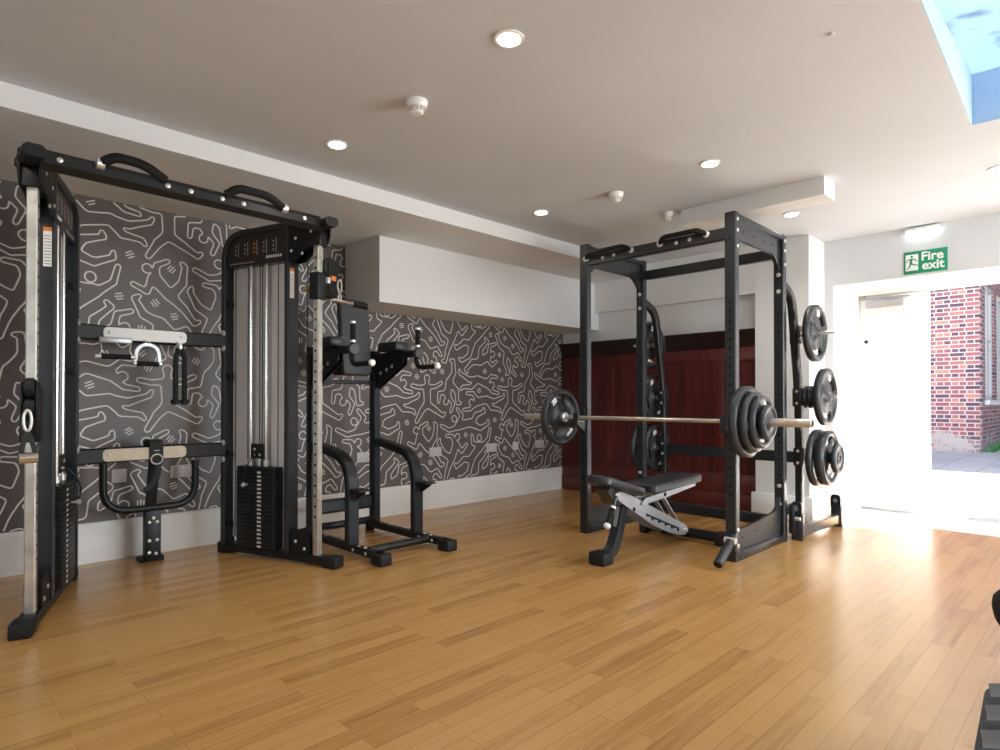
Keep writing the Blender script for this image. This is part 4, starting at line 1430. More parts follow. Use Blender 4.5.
for y in (YR, YL):
    s = -1 if y == YR else 1
    io = y + (0.0 if True else 0)
    # upper side plate with dropped corners, and a flanged top edge
    x0, x1 = XF + 0.028, XB - 0.028
    poly = fillet2([(x0, HT - 0.005), (x1, HT - 0.005), (x1, 1.955), (x1 - 0.02, 1.955), (x1 - 0.045, 1.99), (x1 - 0.12, 2.055), (x0 + 0.08, 2.055), (x0 + 0.02, 2.00), (x0, 1.99)],
                   [0, 0, 0.005, 0.01, 0.05, 0.08, 0.05, 0.02, 0])
    hh = MB().prism(poly, ((0, y, 0), (1, 0, 0), (0, 0, 1), (0, 1, 0)), -0.012, 0.012)
    hh.cur = 1
    for xx in (x0 + 0.12, x0 + 0.28, x0 + 0.44, x0 + 0.58):
        for sd in (-1, 1):
            hh.cyl((xx, y + sd * 0.0119, 2.115), (xx, y + sd * 0.0128, 2.115), 0.009, 12)
    us = hh.build('upper_side_plate', ['graphite', 'hole'], PR)
    MB().box(x0, x1, y - 0.036, y + 0.036, HT - 0.035, HT - 0.004, 0.004).build('top_flange', 'graphite', us, angle=30)
    # lower side plate rising to the rear post, base tube on the floor
    poly = fillet2([(x0, 0.03), (x1, 0.03), (x1, 0.325), (x1 - 0.02, 0.325), (x1 - 0.075, 0.235), (x1 - 0.30, 0.205), (x0, 0.185)], [0, 0, 0.01, 0.02, 0.08, 0.10, 0])
    hh = MB().prism(poly, ((0, y, 0), (1, 0, 0), (0, 0, 1), (0, 1, 0)), -0.010, 0.010)
    hh.cur = 1
    for xx, zz in ((x0 + 0.10, 0.13), (x0 + 0.28, 0.145), (x0 + 0.50, 0.16), (x0 + 0.60, 0.18)):
        for sd in (-1, 1):
            hh.cyl((xx, y + sd * 0.0099, zz), (xx, y + sd * 0.0108, zz), 0.008, 12)
    ls = hh.build('lower_side_plate', ['graphite', 'hole'], PR)
    MB().box(x0, x1, y - 0.036, y + 0.036, 0.0, 0.055, 0.005).build('base_tube', 'graphite', PR, angle=30)
    for zz in (0.10, 0.20):
        bolt(PR, (XF, y + s * 0.036, zz), (0, s, 0), 0.014)
    for zz in (2.10, 2.17, 2.00):
        bolt(PR, (XF + 0.008, y + s * 0.036, zz), (0, s, 0), 0.012)
        bolt(PR, (XB, y + s * 0.036, zz), (0, s, 0), 0.012)
    # faces towards the camera
    for zz in (1.925, 1.805, 0.40, 0.27):
        bolt(PR, (XB - 0.028, y, zz), (-1, 0, 0), 0.016)
    # curved storage upright behind the rear post
    up_pts = fillet([(XB + 0.02, y, 1.87), (XB + 0.22, y, 1.80), (4.935, y, 1.10), (4.955, y, 0.60), (4.955, y, 0.14)], [0.16, 0.18, 0.3], 10)
    su = MB().path(up_pts, rect(0.052, 0.062, 0.008), up=(1, 0, 0)).build('storage_upright', 'graphite', PR)
    MB().beam((XB + 0.02, y, 0.21), (4.93, y, 0.21), 0.050, 0.062, ch=0.006).build('storage_brace', 'graphite', PR)
    MB().box(4.915, 5.005, y - 0.035, y + 0.035, 0.0, 0.15, 0.006).build('storage_foot', 'graphite', PR, angle=30)
    for zz, xx in ((1.515, 4.885), (1.040, 4.938), (0.585, 4.955)):
        MB().cyl((xx, y + s * 0.02, zz), (xx, y + s * 0.13, zz + 0.002), 0.0235, 18, 0.003).build('storage_horn', 'bar', PR)
        MB().cyl((xx, y + s * 0.128, zz + 0.002), (xx, y + s * 0.275, zz + 0.004), 0.0125, 16, 0.003).build('horn_tip', 'bolt', PR)
        MB().lathe([(0, 0.036), (0.012, 0.036)], (xx, y + s * 0.026, zz), (0, s, 0), 18).build('horn_collar', 'graphite', PR)
        MB().box(xx - 0.042, xx + 0.042, y - 0.033, y + 0.033, zz - 0.07, zz + 0.07, 0.006).build('horn_bracket', 'graphite', PR, angle=30)
        for dz in (-0.045, 0.045):
            bolt(PR, (xx - 0.042, y, zz + dz), (-1, 0, 0), 0.012)
            bolt(PR, (xx + 0.042, y - s * 0.0, zz + dz), (1, 0, 0), 0.012)
# cross members
MB().beam((XF, YR + 0.036, 2.085), (XF, YL - 0.036, 2.085), 0.045, 0.078, ch=0.006).build('front_crossbar', 'graphite', PR)
MB().beam((XB, YR + 0.036, 2.085), (XB, YL - 0.036, 2.085), 0.050, 0.075, ch=0.006).build('rear_crossbar', 'graphite', PR)
MB().beam((4.955, YR + 0.026, 0.58), (4.955, YL - 0.026, 0.58), 0.050, 0.085, ch=0.006).build('middle_crossbar', 'graphite', PR)
MB().beam((XB, YR + 0.036, 0.14), (XB, YL - 0.036, 0.14), 0.050, 0.080, ch=0.006).build('low_crossbar', 'graphite', PR)
for y, h in ((2.665, 0.20), (2.06, 0.17)):
    zg = 2.10
    xg = XF - 0.0225
    pts = fillet([(xg, y - h, zg), (xg - 0.045, y - h + 0.04, zg + 0.028), (xg - 0.045, y + h - 0.04, zg + 0.028), (xg, y + h, zg)], 0.05, 6)
    MB().tube(pts, 0.017, 14).build('pull_up_grip', 'foam', PR)
    for s in (-1, 1):
        MB().lathe([(0, 0.022), (0.012, 0.022), (0.016, 0.015)], (xg, y + s * h, zg), (-1, 0, 0), 16).build('grip_flange', 'bolt', PR)
    bolt(PR, (xg, y + 0.05, zg - 0.015), (-1, 0, 0), 0.014)
    bolt(PR, (xg, y - 0.05, zg - 0.010), (-1, 0, 0), 0.014)
# bar hooks on the front posts
for y in (YR, YL):
    poly = fillet2([(0.0, -0.10), (0.0, 0.085), (-0.012, 0.085), (-0.014, -0.016), (-0.076, -0.016), (-0.082, 0.052), (-0.096, 0.052), (-0.098, -0.034), (-0.060, -0.060)], 0.005)
    jh = MB().prism(poly, ((XF - 0.0285, y, 0.872), (1, 0, 0), (0, 0, 1), (0, 1, 0)), -0.022, 0.022).build('bar_hook', 'graphite', PR)
    MB().box(XF - 0.105, XF - 0.041, y - 0.020, y + 0.020, 0.8565, 0.862, 0.002).build('hook_liner', 'dim', jh, angle=30)
    MB().lathe([(0, 0.012), (0.02, 0.012), (0.024, 0.020), (0.04, 0.020)], (XF - 0.03, y, 0.80), (-1, 0, 0), 14).build('hook_knob', 'rubber', jh)
# bent lever holding the landmine sleeve at the foot of the front right post
MB().box(XF - 0.075, XF - 0.0285, YR - 0.05, YR + 0.012, 0.075, 0.185, 0.006).build('landmine_bracket', 'graphite', PR, angle=30)
MB().lathe([(-0.035, 0.020), (0.035, 0.020)], (XF - 0.075, YR - 0.02, 0.145), (0, 1, 0), 16).build('landmine_pivot', 'bolt', PR)
a, b = Vector((XF - 0.085, YR - 0.025, 0.138)), Vector((3.515, 1.700, 0.032))
MB().cyl(a, b, 0.029, 22, 0.004).build('landmine_sleeve', 'graphite', PR)
MB().lathe([(-0.002, 0.020), (0.001, 0.020)], b, b - a, 18).build('sleeve_mouth', 'hole', PR)
# rail with bar holders behind the right rear post
MB().beam((4.70, 1.650, 0.062), (5.44, 1.615, 0.062), 0.055, 0.075, ch=0.006).build('bar_holder_rail', 'graphite', PR)
for x, y, h in ((4.685, 1.652, 0.215), (5.435, 1.616, 0.19)):
    MB().box(x - 0.022, x + 0.022, y - 0.040, y + 0.040, 0.0, h - 0.02, 0.006).build('rail_post', 'graphite', PR, angle=30)
    poly = fillet2([(-0.038, 0.0), (0.038, 0.0), (0.038, 0.13), (-0.038, 0.13)], 0.036)
    rp = MB().prism(poly, ((x, y, h - 0.06), (0, 1, 0), (0, 0, 1), (1, 0, 0)), -0.030, -0.022).build('holder_plate', 'graphite', PR)
    MB().lathe([(-0.006, 0.026), (-0.006, 0.017), (0.002, 0.017), (0.002, 0.026)], (x - 0.031, y, h + 0.02), (1, 0, 0), 20).build('holder_ring', 'galv', rp)
MB().cyl((4.66, 1.70, 0.16), (4.66, 1.62, 0.16), 0.016, 14, 0.003).build('rail_pin', 'bolt', PR)
MB().box(4.64, 4.70, 1.66, 1.70, 0.05, 0.26, 0.006).build('rail_bracket', 'graphite', PR, angle=30)

# ================================================================== barbell and plates
BX, BZ = 3.706, 0.887
bar = MB()
bar.lathe([(2.33 - 0.665 - 0, 0.0135), (2.33 + 0.665, 0.0135)], (BX, 0, BZ), (0, 1, 0), 18)
tb = thing('barbell', 'long steel barbell resting on the hooks of the power rack', 'barbell', (BX, 2.335, BZ))
MB().cyl((BX, 1.66, BZ), (BX, 3.01, BZ), 0.0140, 18).build('shaft', 'bar', tb)
for y0, y1, s in ((1.655, 1.225, -1), (3.015, 3.445, 1)):
    MB().cyl((BX, y0 + s * 0.03, BZ), (BX, y1, BZ), 0.0248, 22, 0.003).build('sleeve', 'bar', tb)
    MB().lathe([(0, 0.030), (0.004, 0.037), (0.026, 0.037), (0.03, 0.034)], (BX, y0, BZ), (0, s, 0), 22).build('sleeve_collar', 'bolt', tb)
    MB().lathe([(0, 0.020), (0.0015, 0.020)], (BX, y1 - s * 0.0005, BZ), (0, s, 0), 20).build('end_cap', 'hole', tb)


def plate_mb(Rr, th, hole=0.0262, slots=True, seg=90):
    """cast disc: hub, web with three grip slots, thick rim (axis y)"""
    bands = [(hole, hole + 0.020, th), (hole + 0.020, Rr * 0.56, th * 0.52), (Rr * 0.56, Rr * 0.83, th * 0.52), (Rr * 0.83, Rr * 0.965, th), (Rr * 0.965, Rr, th * 0.82)]
    if Rr < 0.12:
        bands = [(hole, hole + 0.014, th), (hole + 0.014, Rr * 0.8, th * 0.6), (Rr * 0.8, Rr * 0.95, th), (Rr * 0.95, Rr, th * 0.8)]
        slots = False
    nb = len(bands)
    mb = MB()

    def present(bi, k):
        if bi < 0 or bi >= nb:
            return False
        if slots and bi == 2:
            a = (k + 0.5) / seg * 360 % 120
            if 34 < a < 86:
                return False
        return True

    def P(r, k, y):
        t = 2 * PI * k / seg
        return (r * math.cos(t), y, r * math.sin(t))
    for k in range(seg):
        for bi, (r0, r1, h) in enumerate(bands):
            if not present(bi, k):
                continue
            y = h / 2
            mb.add([P(r0, k, -y), P(r1, k, -y), P(r1, k + 1, -y), P(r0, k + 1, -y)], [(0, 1, 2, 3)])
            mb.add([P(r0, k, y), P(r0, k + 1, y), P(r1, k + 1, y), P(r1, k, y)], [(0, 1, 2, 3)])
            for nb_, r in ((bi - 1, r0), (bi + 1, r1)):
                if not present(nb_, k):
                    mb.add([P(r, k, -y), P(r, k + 1, -y), P(r, k + 1, y), P(r, k, y)], [(0, 1, 2, 3)])
                elif bands[nb_][2] < h - 1e-6:
                    yn = bands[nb_][2] / 2
                    for s in (-1, 1):
                        mb.add([P(r, k, s * yn), P(r, k + 1, s * yn), P(r, k + 1, s * y), P(r, k, s * y)], [(0, 1, 2, 3)])
            for kk, kn in ((k, k - 1), (k + 1, k + 1)):
                if not present(bi, kn % seg):
                    mb.add([P(r0, kk, -y), P(r1, kk, -y), P(r1, kk, y), P(r0, kk, y)], [(0, 1, 2, 3)])
    return mb


def make_plate(Rr, th, num, label, loc, spin=0.0, group=None):
    o = plate_mb(Rr, th).build('weight_plate', 'plate', None, angle=40)
    bm = bmesh.new()
    bm.from_mesh(o.data)
    bmesh.ops.remove_doubles(bm, verts=bm.verts, dist=1e-5)
    bmesh.ops.recalc_face_normals(bm, faces=bm.faces)
    bm.to_mesh(o.data)
    bm.free()
    tag(o, label, 'weight plate', group)
    hub = MB()
    hub.lathe([(-th / 2 - 0.001, 0.0265), (-th / 2 - 0.001, 0.034), (th / 2 + 0.001, 0.034), (th / 2 + 0.001, 0.0265)], (0, 0, 0), (0, 1, 0), 26)
    vs = MB()
    for j in range(26):
        pass
    if Rr > 0.12:
        web = th * 0.26
        for s in (-1, 1):
            en = (0, s, 0)
            ex = (-s, 0, 0)
            for ang, sz, tx in ((90, Rr * 0.26, num), (270, 0, None)):
                c = Vector((Rr * 0.70 * math.cos(R(ang)), s * (web + 0.0006), Rr * 0.70 * math.sin(R(ang))))
                if tx:
                    sg = -1 if s > 0 else 1
                    m_ = text_mb(tx, sz, (c, (sg, 0, 0), (0, 0, 1), en), 0.0006, bold=0.004)
                    m_.build('number_marking', 'label', o, smooth=False)
                else:
                    w, h = Rr * 0.20, Rr * 0.055
                    MB().prism(fillet2([(-w, -h), (w, -h), (w, h), (-w, h)], h * 0.8), (c, (1, 0, 0), (0, 0, 1), en), -0.0004, 0.0006).build('badge', 'label', o, smooth=False)
    o.location = loc
    o.rotation_euler = (0, spin, 0)
    return o


BY0 = 1.655
make_plate(0.218, 0.042, '20', 'large black weight plate on the far left sleeve of the barbell', (BX, 3.068, BZ), R(-38), 'plates on the barbell')
make_plate(0.218, 0.046, '20', 'large grey weight plate on the right barbell sleeve, innermost of its stack', (BX, 1.602, BZ), R(25), 'plates on the barbell')
make_plate(0.182, 0.044, '15', 'second plate from the inside on the right barbell sleeve, middling size', (BX, 1.555, BZ), R(75), 'plates on the barbell')
make_plate(0.158, 0.038, '10', 'third plate from the inside on the right barbell sleeve, with grip slots', (BX, 1.512, BZ), R(10), 'plates on the barbell')
make_plate(0.105, 0.034, '5', 'small plate on the right barbell sleeve, outermost of its stack', (BX, 1.474, BZ), R(0), 'plates on the barbell')

# stored plates, right side of the rack
make_plate(0.212, 0.046, '20', 'large plate on the top right storage horn of the rack, above the others', (4.885, 1.594, 1.517), R(12), 'plates stored on the rack')
make_plate(0.212, 0.046, '20', 'large plate on the middle right storage horn, pushed out to the end', (4.938, 1.540, 1.043), R(20), 'plates stored on the rack')
for k in range(3):
    make_plate(0.086, 0.032, '', ('small dark plate on the middle right storage horn, nearest the upright', 'small dark plate on the middle right storage horn, centre of three', 'small dark plate on the middle right storage horn, against the large plate')[k],
               (4.938, 1.668 - k * 0.034, 1.041), 0, 'small plates on the middle horn')
make_plate(0.214, 0.042, '20', 'large plate on the lowest right storage horn, nearest the upright', (4.955, 1.602, 0.586), R(50), 'plates stored on the rack')
make_plate(0.204, 0.062, '25', 'thick large plate on the lowest right storage horn, in front of another', (4.955, 1.535, 0.587), R(-30), 'plates stored on the rack')
make_plate(0.110, 0.034, '5', 'small plate on the lowest right storage horn, outermost of its stack', (4.955, 1.466, 0.588), R(15), 'plates stored on the rack')
# stored plates, left side of the rack
make_plate(0.212, 0.046, '20', 'dark plate on the top left storage horn, seen behind the rear post', (4.885, 2.990, 1.517), R(10), 'plates stored on the left of the rack')
make_plate(0.212, 0.046, '20', 'dark plate on the middle left storage horn, seen behind the rear post', (4.938, 2.985, 1.046), R(-25), 'plates stored on the left of the rack')
make_plate(0.212, 0.046, '20', 'dark plate on the lowest left storage horn, nearest the upright', (4.955, 2.975, 0.586), R(-20), 'plates stored on the left of the rack')
make_plate(0.212, 0.046, '20', 'dark plate on the lowest left storage horn, outer of two', (4.955, 3.105, 0.587), R(40), 'plates stored on the left of the rack')

# ================================================================== adjustable bench
BN = thing('weight_bench', 'adjustable weight bench with black pads and silver side plates inside the rack', 'bench', (3.6, 2.27, 0))
yc = 2.27
leg = fillet([(3.135, yc, 0.045), (3.235, yc, 0.055), (3.305, yc, 0.19), (3.365, yc, 0.42)], [0.09, 0.20], 8)
MB().path(leg, rect(0.062, 0.082, 0.012), up=(0, 1, 0)).build('front_leg', 'graphite', BN)
MB().box(3.075, 3.185, yc - 0.060, yc + 0.060, 0.0, 0.080, 0.012).build('foot_cap', 'rubber', BN)
bg = MB()
bg.prism(fillet2([(-0.014, -0.065), (0.014, -0.065), (0.014, 0.065), (-0.014, 0.065)], 0.013), ((3.293, yc - 0.0, 0.275), (0, 1, 0), Vector((0.26, 0, 1)).normalized(), Vector((-1, 0, 0.26)).normalized()), -0.004, 0.0015)
bgo = bg.build('name_plate', 'silver', BN)
# side plates with notches
ph = fillet2([(3.185, 0.435), (3.255, 0.445), (3.33, 0.425), (4.06, 0.125), (4.10, 0.095), (4.095, 0.060), (4.05, 0.050), (3.92, 0.072), (3.66, 0.165), (3.22, 0.395)],
             [0.02, 0.02, 0.02, 0.02, 0.02, 0.02, 0.03, 0.10, 0.08, 0.02])
for s in (-1, 1):
    sp = MB().prism(ph, ((0, yc + s * 0.058, 0), (1, 0, 0), (0, 0, 1), (0, 1, 0)), -0.004, 0.004).build('side_plate', 'silver', BN)
    nt = MB()
    for k in range(5):
        xx, zz = 3.545 + k * 0.085, 0.262 - k * 0.031
        nt.prism(fillet2([(xx, zz + 0.008), (xx + 0.095, zz - 0.027), (xx + 0.083, zz - 0.055), (xx + 0.060, zz - 0.040), (xx + 0.062, zz - 0.026), (xx + 0.0, zz - 0.012)], 0.004), ((0, yc + s * 0.0625, 0), (1, 0, 0), (0, 0, 1), (0, s, 0)), -0.0004, 0.0006)
    nt.build('adjustment_notches', 'hole', sp, smooth=False)
    bolt(sp, (3.40, yc + s * 0.062, 0.315), (0, s, 0), 0.014, 0.008, 'hole')
    # back rest support strut and frame rail
    MB().beam((3.765, yc + s * 0.040, 0.372), (4.03, yc + s * 0.040, 0.105), 0.010, 0.036, up=(0, 1, 0)).build('support_strut', 'silver', BN)
    fr_ = fillet2([(3.47, 0.345), (3.53, 0.375), (4.20, 0.415), (4.20, 0.392), (3.80, 0.352), (3.49, 0.330)], 0.008)
    rl = MB().prism(fr_, ((0, yc + s * 0.068, 0), (1, 0, 0), (0, 0, 1), (0, 1, 0)), -0.006, 0.006).build('backrest_rail', 'silver', BN)
    bolt(rl, (3.765, yc + s * 0.074, 0.372), (0, s, 0), 0.013, 0.008, 'hole')
MB().box(3.93, 4.10, yc - 0.054, yc + 0.054, 0.055, 0.115, 0.008).build('rear_boss', 'graphite', BN, angle=30)
MB().cyl((4.06, yc - 0.08, 0.085), (4.06, yc + 0.08, 0.085), 0.016, 16, 0.003).build('pivot_axle', 'bolt', BN)
MB().cyl((4.135, 1.95, 0.052), (4.135, 2.59, 0.052), 0.036, 22, 0.004).build('rear_foot_bar', 'black', BN)
for y in (1.94, 2.55):
    MB().box(4.085, 4.185, y, y + 0.06, 0.0, 0.092, 0.010).build('foot_cap', 'rubber', BN)
MB().beam((4.03, yc, 0.075), (4.13, yc, 0.060), 0.09, 0.05).build('rear_neck', 'graphite', BN)


def pad(pts_front, pts_rear, thick, name, rails=None):
    """cushion lofted between two edges: (x, z, half width, corner)"""
    (x0, z0, w0), (x1, z1, w1) = pts_front, pts_rear
    ax = Vector((x1 - x0, 0, z1 - z0))
    L = ax.length
    ax.normalize()
    nrm = Vector((-ax.z, 0, ax.x))
    poly = fillet2([(0, -w0), (L, -w1), (L, w1), (0, w0)], 0.045)
    mb = MB()
    n = len(poly)
    rings = []
    cx_ = L / 2
    for inset, h in ((0.012, -thick), (0.0, -thick * 0.85), (0.0, -thick * 0.25), (0.005, -thick * 0.08), (0.018, 0.0)):
        ring = []
        for px_, py_ in poly:
            fx = 1 - inset / (L / 2)
            fy = 1 - inset / max(w0, w1)
            q = Vector((x0, yc, z0)) + ax * (cx_ + (px_ - cx_) * fx) + Vector((0, py_ * fy, 0)) + nrm * h
            ring.append(q)
        rings.append(ring)
    vs = [p for r in rings for p in r]
    fs = []
    for i in range(len(rings) - 1):
        for j in range(n):
            j2 = (j + 1) % n
            fs.append((i * n + j, i * n + j2, (i + 1) * n + j2, (i + 1) * n + j))
    fs.append(tuple(range(n))[::-1])
    fs.append(tuple((len(rings) - 1) * n + j for j in range(n)))
    mb.add(vs, fs)
    return mb.build(name, 'vinyl', BN, angle=50)


pad((3.085, 0.560, 0.085), (3.455, 0.450, 0.135), 0.055, 'seat_pad')
pad((3.545, 0.462, 0.135), (4.215, 0.482, 0.125), 0.060, 'back_pad')
MB().beam((3.15, yc, 0.472), (3.43, yc, 0.385), 0.10, 0.030).build('seat_frame', 'graphite', BN)
MB().prism(fillet2([(3.12, 0.47), (3.34, 0.41), (3.31, 0.36), (3.22, 0.36)], 0.02), ((0, yc, 0), (1, 0, 0), (0, 0, 1), (0, 1, 0)), -0.05, 0.05).build('seat_bracket', 'graphite', BN)
MB().box(3.37, 3.50, yc - 0.06, yc + 0.06, 0.360, 0.400, 0.008).build('hinge_block', 'graphite', BN, angle=30)
MB().cyl((3.185, yc - 0.078, 0.425), (3.105, yc - 0.078, 0.290), 0.009, 12).build('lever_rod', 'graphite', BN)
lv = MB().cyl((3.145, yc - 0.078, 0.358), (3.090, yc - 0.078, 0.266), 0.017, 16, 0.003).build('lever_grip', 'foam', BN)
MB().lathe([(0, 0.014), (0.008, 0.022), (0.022, 0.022), (0.032, 0.012)], (3.092, yc - 0.078, 0.270), (-0.51, 0, -0.86), 18).build('lever_knob', 'plastic', BN)
MB().lathe([(-0.006, 0.020), (0.006, 0.020)], (3.146, yc - 0.078, 0.360), (-0.51, 0, -0.86), 16).build('lever_ring', 'bolt', BN)

# ================================================================== ceiling fixtures
LIGHTS = [((1.672, 1.64), 'recessed ceiling downlight, nearest and largest in view'),
          ((1.704, 2.98), 'recessed ceiling downlight above the cable machine, beside the soffit'),
          ((3.396, 1.681), 'recessed ceiling downlight in front of the boxed ceiling beam, above the rack'),
          ((3.395, 3.00), 'small recessed downlight by the soffit, left of the rack'),
          ((4.76, 1.718), 'recessed downlight behind the boxed ceiling beam'),
          ((4.70, 0.499), 'recessed downlight at the right edge, beyond the rooflight')]
extra = [(0.0, 1.66), (0.0, 2.98), (0.0, -0.9), (4.8, -1.4)]


def downlight(x, y, label):
    o = thing('ceiling_light', label, 'ceiling light', (x, y, ZC), 'recessed downlights')
    MB().lathe([(0.0, 0.058), (0.006, 0.058), (0.006, 0.049), (0.0035, 0.047), (0.0, 0.047)], (x, y, ZC - 0.0065), (0, 0, 1), 32).build('trim_ring', 'plastic', o)
    MB().lathe([(0.0, 0.044), (0.004, 0.044)], (x, y, ZC - 0.0085), (0, 0, 1), 32).build('lamp', 'lamp', o)
    return o


def lamp_spot(x, y):
    d = bpy.data.lights.new('downlight_beam', 'SPOT')
    d.energy = 14
    d.spot_size = R(150)
    d.spot_blend = 1.0
    d.shadow_soft_size = 0.045
    d.color = (1.0, 0.90, 0.78)
    s = bpy.data.objects.new('downlight_beam', d)
    C.objects.link(s)
    s.location = (x, y, ZC - 0.06)


for (x, y), lab in LIGHTS:
    downlight(x, y, lab)
    lamp_spot(x, y)
for x, y in extra:
    lamp_spot(x, y)


def smoke(x, y, label, r=0.050):
    o = thing('smoke_detector', label, 'smoke detector', (x, y, ZC), 'detectors on the ceiling')
    MB().lathe([(0, r), (0.012, r), (0.016, r * 0.94), (0.030, r * 0.90), (0.034, r * 0.82)], (x, y, ZC - 0.0005), (0, 0, -1), 30).build('base', 'plastic', o)
    MB().lathe([(0, r * 0.62), (0.020, r * 0.60), (0.028, r * 0.45), (0.030, r * 0.2)], (x, y, ZC - 0.034), (0, 0, -1), 26).build('head', 'plastic', o)
    fn = MB()
    for k in range(12):
        a = 2 * PI * k / 12
        c = Vector((x + r * 0.66 * math.cos(a), y + r * 0.66 * math.sin(a), ZC - 0.044))
        fn.beam(c + Vector((0, 0, 0.010)), c - Vector((0, 0, 0.008)), 0.004, 0.008, up=(math.cos(a), math.sin(a), 0))
    fn.build('cage', 'dim', o)
    return o


smoke(1.722, 2.289, 'white smoke detector nearest the camera, by the large downlight')
smoke(3.441, 2.370, 'white smoke detector in mid ceiling, above the left of the rack')
smoke(4.07, 2.34, 'white detector at the left end of the boxed ceiling beam', 0.036)
tag(recenter(MB().cyl((2.518, 0.757, ZC), (2.518, 0.757, ZC - 0.012), 0.010, 16, 0.003).build('ceiling_sensor', 'dim'), (2.518, 0.757, ZC)), 'tiny round stud on the ceiling left of the rooflight', 'sensor')

# emergency lamp over the exit sign
em = thing('emergency_light', 'glowing white emergency bulkhead lamp above the fire exit sign', 'emergency light', (XD, 1.098, 2.37))
MB().box(XD - 0.050, XD - 0.0005, 0.985, 1.211, 2.374, 2.400, 0.006).build('housing', 'plastic', em, angle=30)
MB().box(XD - 0.048, XD - 0.002, 0.990, 1.206, 2.345, 2.3745, 0.010).build('diffuser', 'tube', em, angle=30)

# fire exit sign
sg = thing('exit_sign', 'green fire exit sign with white running figure above the door', 'sign', (XD, 1.081, 2.126))
MB().box(XD - 0.007, XD - 0.0005, 0.935, 1.227, 2.036, 2.216, 0.002).build('sign_board', 'green', sg, angle=30)
sx = XD - 0.0072
ex, ez, en = Vector((0, -1, 0)), Vector((0, 0, 1)), Vector((-1, 0, 0))
text_mb('Fire', 0.096, (Vector((sx, 1.035, 2.164)), ex, ez, en), 0.0006, bold=0.0025).build('lettering', 'signwhite', sg, smooth=False)
text_mb('exit', 0.096, (Vector((sx, 1.030, 2.092)), ex, ez, en), 0.0006, bold=0.0025).build('lettering', 'signwhite', sg, smooth=False)
MB().box(sx - 0.0006, sx + 0.0004, 1.128, 1.214, 2.062, 2.192).build('pictogram_doorway', 'signwhite', sg, smooth=False)
rm = MB()
O = Vector((sx - 0.0007, 1.170, 2.128))


def q2(a, b):
    return O + ex * a + ez * b


for a, b, w in (((-0.004, 0.028), (-0.010, -0.010), 0.016), ((-0.010, -0.008), (0.020, -0.022), 0.010), ((0.020, -0.022), (0.040, -0.028), 0.008), ((-0.010, -0.010), (-0.016, -0.034), 0.010), ((-0.016, -0.034), (-0.036, -0.052), 0.008),
                ((-0.004, 0.030), (0.020, 0.022), 0.008), ((0.020, 0.022), (0.034, 0.006), 0.007), ((-0.006, 0.028), (-0.030, 0.020), 0.008), ((-0.030, 0.020), (-0.038, 0.002), 0.007)):
    rm.beam(q2(*a), q2(*b), w, 0.0008, up=en)
rm.cyl(q2(-0.002, 0.046) - en * 0.0004, q2(-0.002, 0.046) + en * 0.0004, 0.009, 16)
rm.build('running_figure', 'green', sg, smooth=False)

# ---- wall sockets and plates on the mural wall
SO = [(1.039, 'single', 'pale blank plate low on the patterned wall, behind the left of the cable machine bar'),
      (1.411, 'double', 'pale double socket low on the patterned wall, behind the right of the cable machine bar'),
      (2.865, 'double', 'pale socket on the patterned wall seen beside the dip station post'),
      (3.639, 'double', 'pale double socket on the patterned wall, just right of the dip station'),
      (4.372, 'double', 'pale double socket on the patterned wall, second right of the dip station'),
      (4.728, 'single', 'small pale single socket on the patterned wall, between two double ones'),
      (5.114, 'double', 'pale double socket on the patterned wall, nearest the dark panelling')]
for x, kind, lab in SO:
    w = 0.073 if kind == 'double' else 0.043
    o = thing('wall_socket', lab, 'socket', (x, YM, 0.531), 'sockets on the patterned wall')
    MB().box(x - w, x + w, YM - 0.011, YM - 0.0012, 0.488, 0.574, 0.004).build('face_plate', 'socketp', o, angle=30)
    if kind == 'double':
        for s in (-1, 1):
            pi = MB()
            for dx, dz, ww, hh in ((0, 0.012, 0.004, 0.008), (-0.012, -0.010, 0.007, 0.004), (0.012, -0.010, 0.007, 0.004)):
                pi.box(x + s * 0.036 + dx - ww / 2, x + s * 0.036 + dx + ww / 2, YM - 0.0118, YM - 0.0108, 0.522 + dz - hh / 2, 0.522 + dz + hh / 2)
            pi.build('pin_slots', 'hole', o, smooth=False)
            MB().box(x + s * 0.022 - 0.006, x + s * 0.022 + 0.006, YM - 0.014, YM - 0.0108, 0.548, 0.564, 0.002).build('switch', 'socketp', o, angle=30)
    else:
        for s in (-1, 1):
            bolt(o, (x + s * 0.030, YM - 0.011, 0.531), (0, -1, 0), 0.003, 0.001)

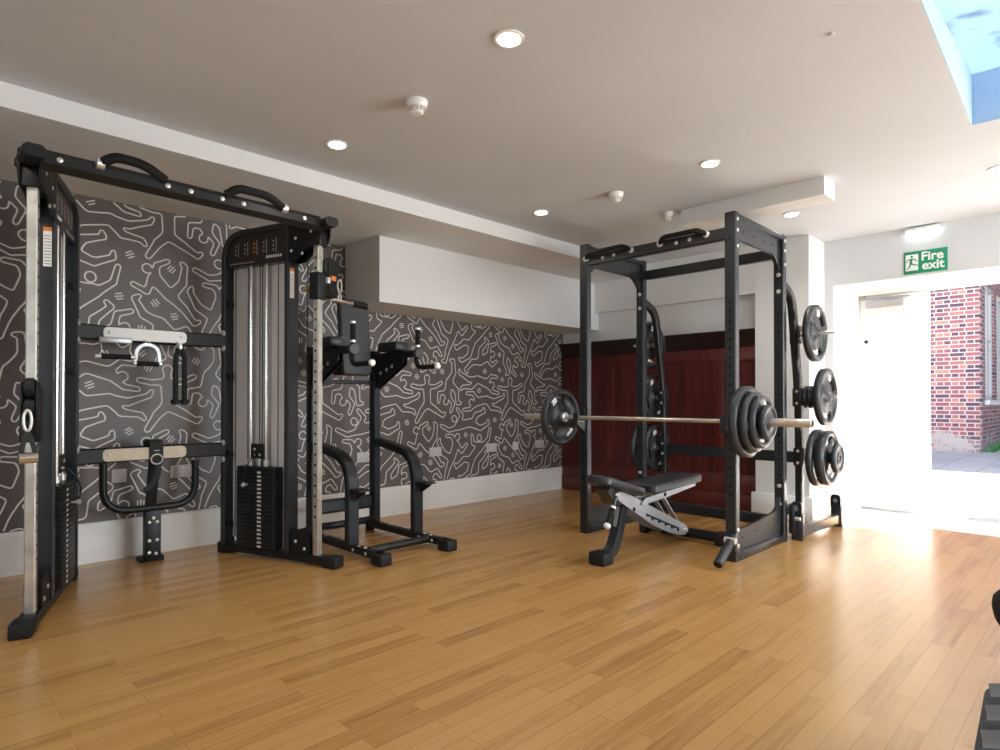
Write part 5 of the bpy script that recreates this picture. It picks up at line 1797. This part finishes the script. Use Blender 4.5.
# ================================================================== dumbbell rack at the right edge
DR = thing('dumbbell_rack', 'black dumbbell rack cut off at the lower right edge, with grey cradles', 'dumbbell rack', (1.55, 0.0, 0))
xe = 2.235
for x in (0.72, xe - 0.06):
    sd = fillet2([(-0.34, 0.0), (0.25, 0.0), (0.205, 0.19), (0.07, 0.39), (-0.22, 0.50), (-0.30, 0.46)], [0.02, 0.02, 0.05, 0.08, 0.05, 0.05])
    MB().prism(sd, ((x, 0, 0), (0, 1, 0), (0, 0, 1), (1, 0, 0)), -0.02, 0.02).build('end_frame', 'black', DR)


def tray(y_front, z_front, y_back, z_back, nm):
    d = Vector((0, y_back - y_front, z_back - z_front))
    L = d.length
    d.normalize()
    n = d.cross(Vector((-1, 0, 0)))
    if n.z < 0:
        n = -n
    poly = fillet2([(0, 0), (xe - 0.66, 0), (xe - 0.66, L), (0, L)], 0.05)
    to = MB().prism(poly, ((0.66, y_front, z_front), (1, 0, 0), d, n), -0.025, 0.0).build(nm, 'rubber', DR)
    k = 0
    x = xe - 0.150
    while x > 0.80:
        for v in (0.024, L - 0.055):
            a = Vector((x, y_front, z_front)) + d * v
            pr = [(-0.050, 0.0), (0.050, 0.0), (0.050, 0.040), (0.034, 0.024), (0.0, 0.015), (-0.034, 0.024), (-0.050, 0.040)]
            MB().prism(pr, (a, (1, 0, 0), n, d), 0.0, 0.045).build('cradle', 'cradle', to)
        x -= 0.155
        k += 1
    return to


tray(0.226, 0.205, -0.04, 0.290, 'lower_tray')
tray(0.060, 0.405, -0.19, 0.475, 'upper_tray')
DR.rotation_euler = (0, 0, R(4))

db = thing('dumbbell', 'round headed black dumbbell on the upper tray at the right edge', 'dumbbell', (1.95, 0.09, 0.52))
dv = Vector((0, 0.30, -0.075)).normalized()
dc_ = Vector((1.95, 0.056, 0.535))
for s in (-1, 1):
    c = dc_ + dv * (s * 0.115)
    MB().lathe([(-0.055, 0.025), (-0.048, 0.042), (-0.03, 0.056), (0.0, 0.060), (0.03, 0.056), (0.048, 0.042), (0.055, 0.025)], c, dv, 28).build('head', 'rubber', db)
MB().lathe([(-0.065, 0.014), (-0.03, 0.016), (0.0, 0.0175), (0.03, 0.016), (0.065, 0.014)], dc_, dv, 18).build('handle', 'chrome', db)
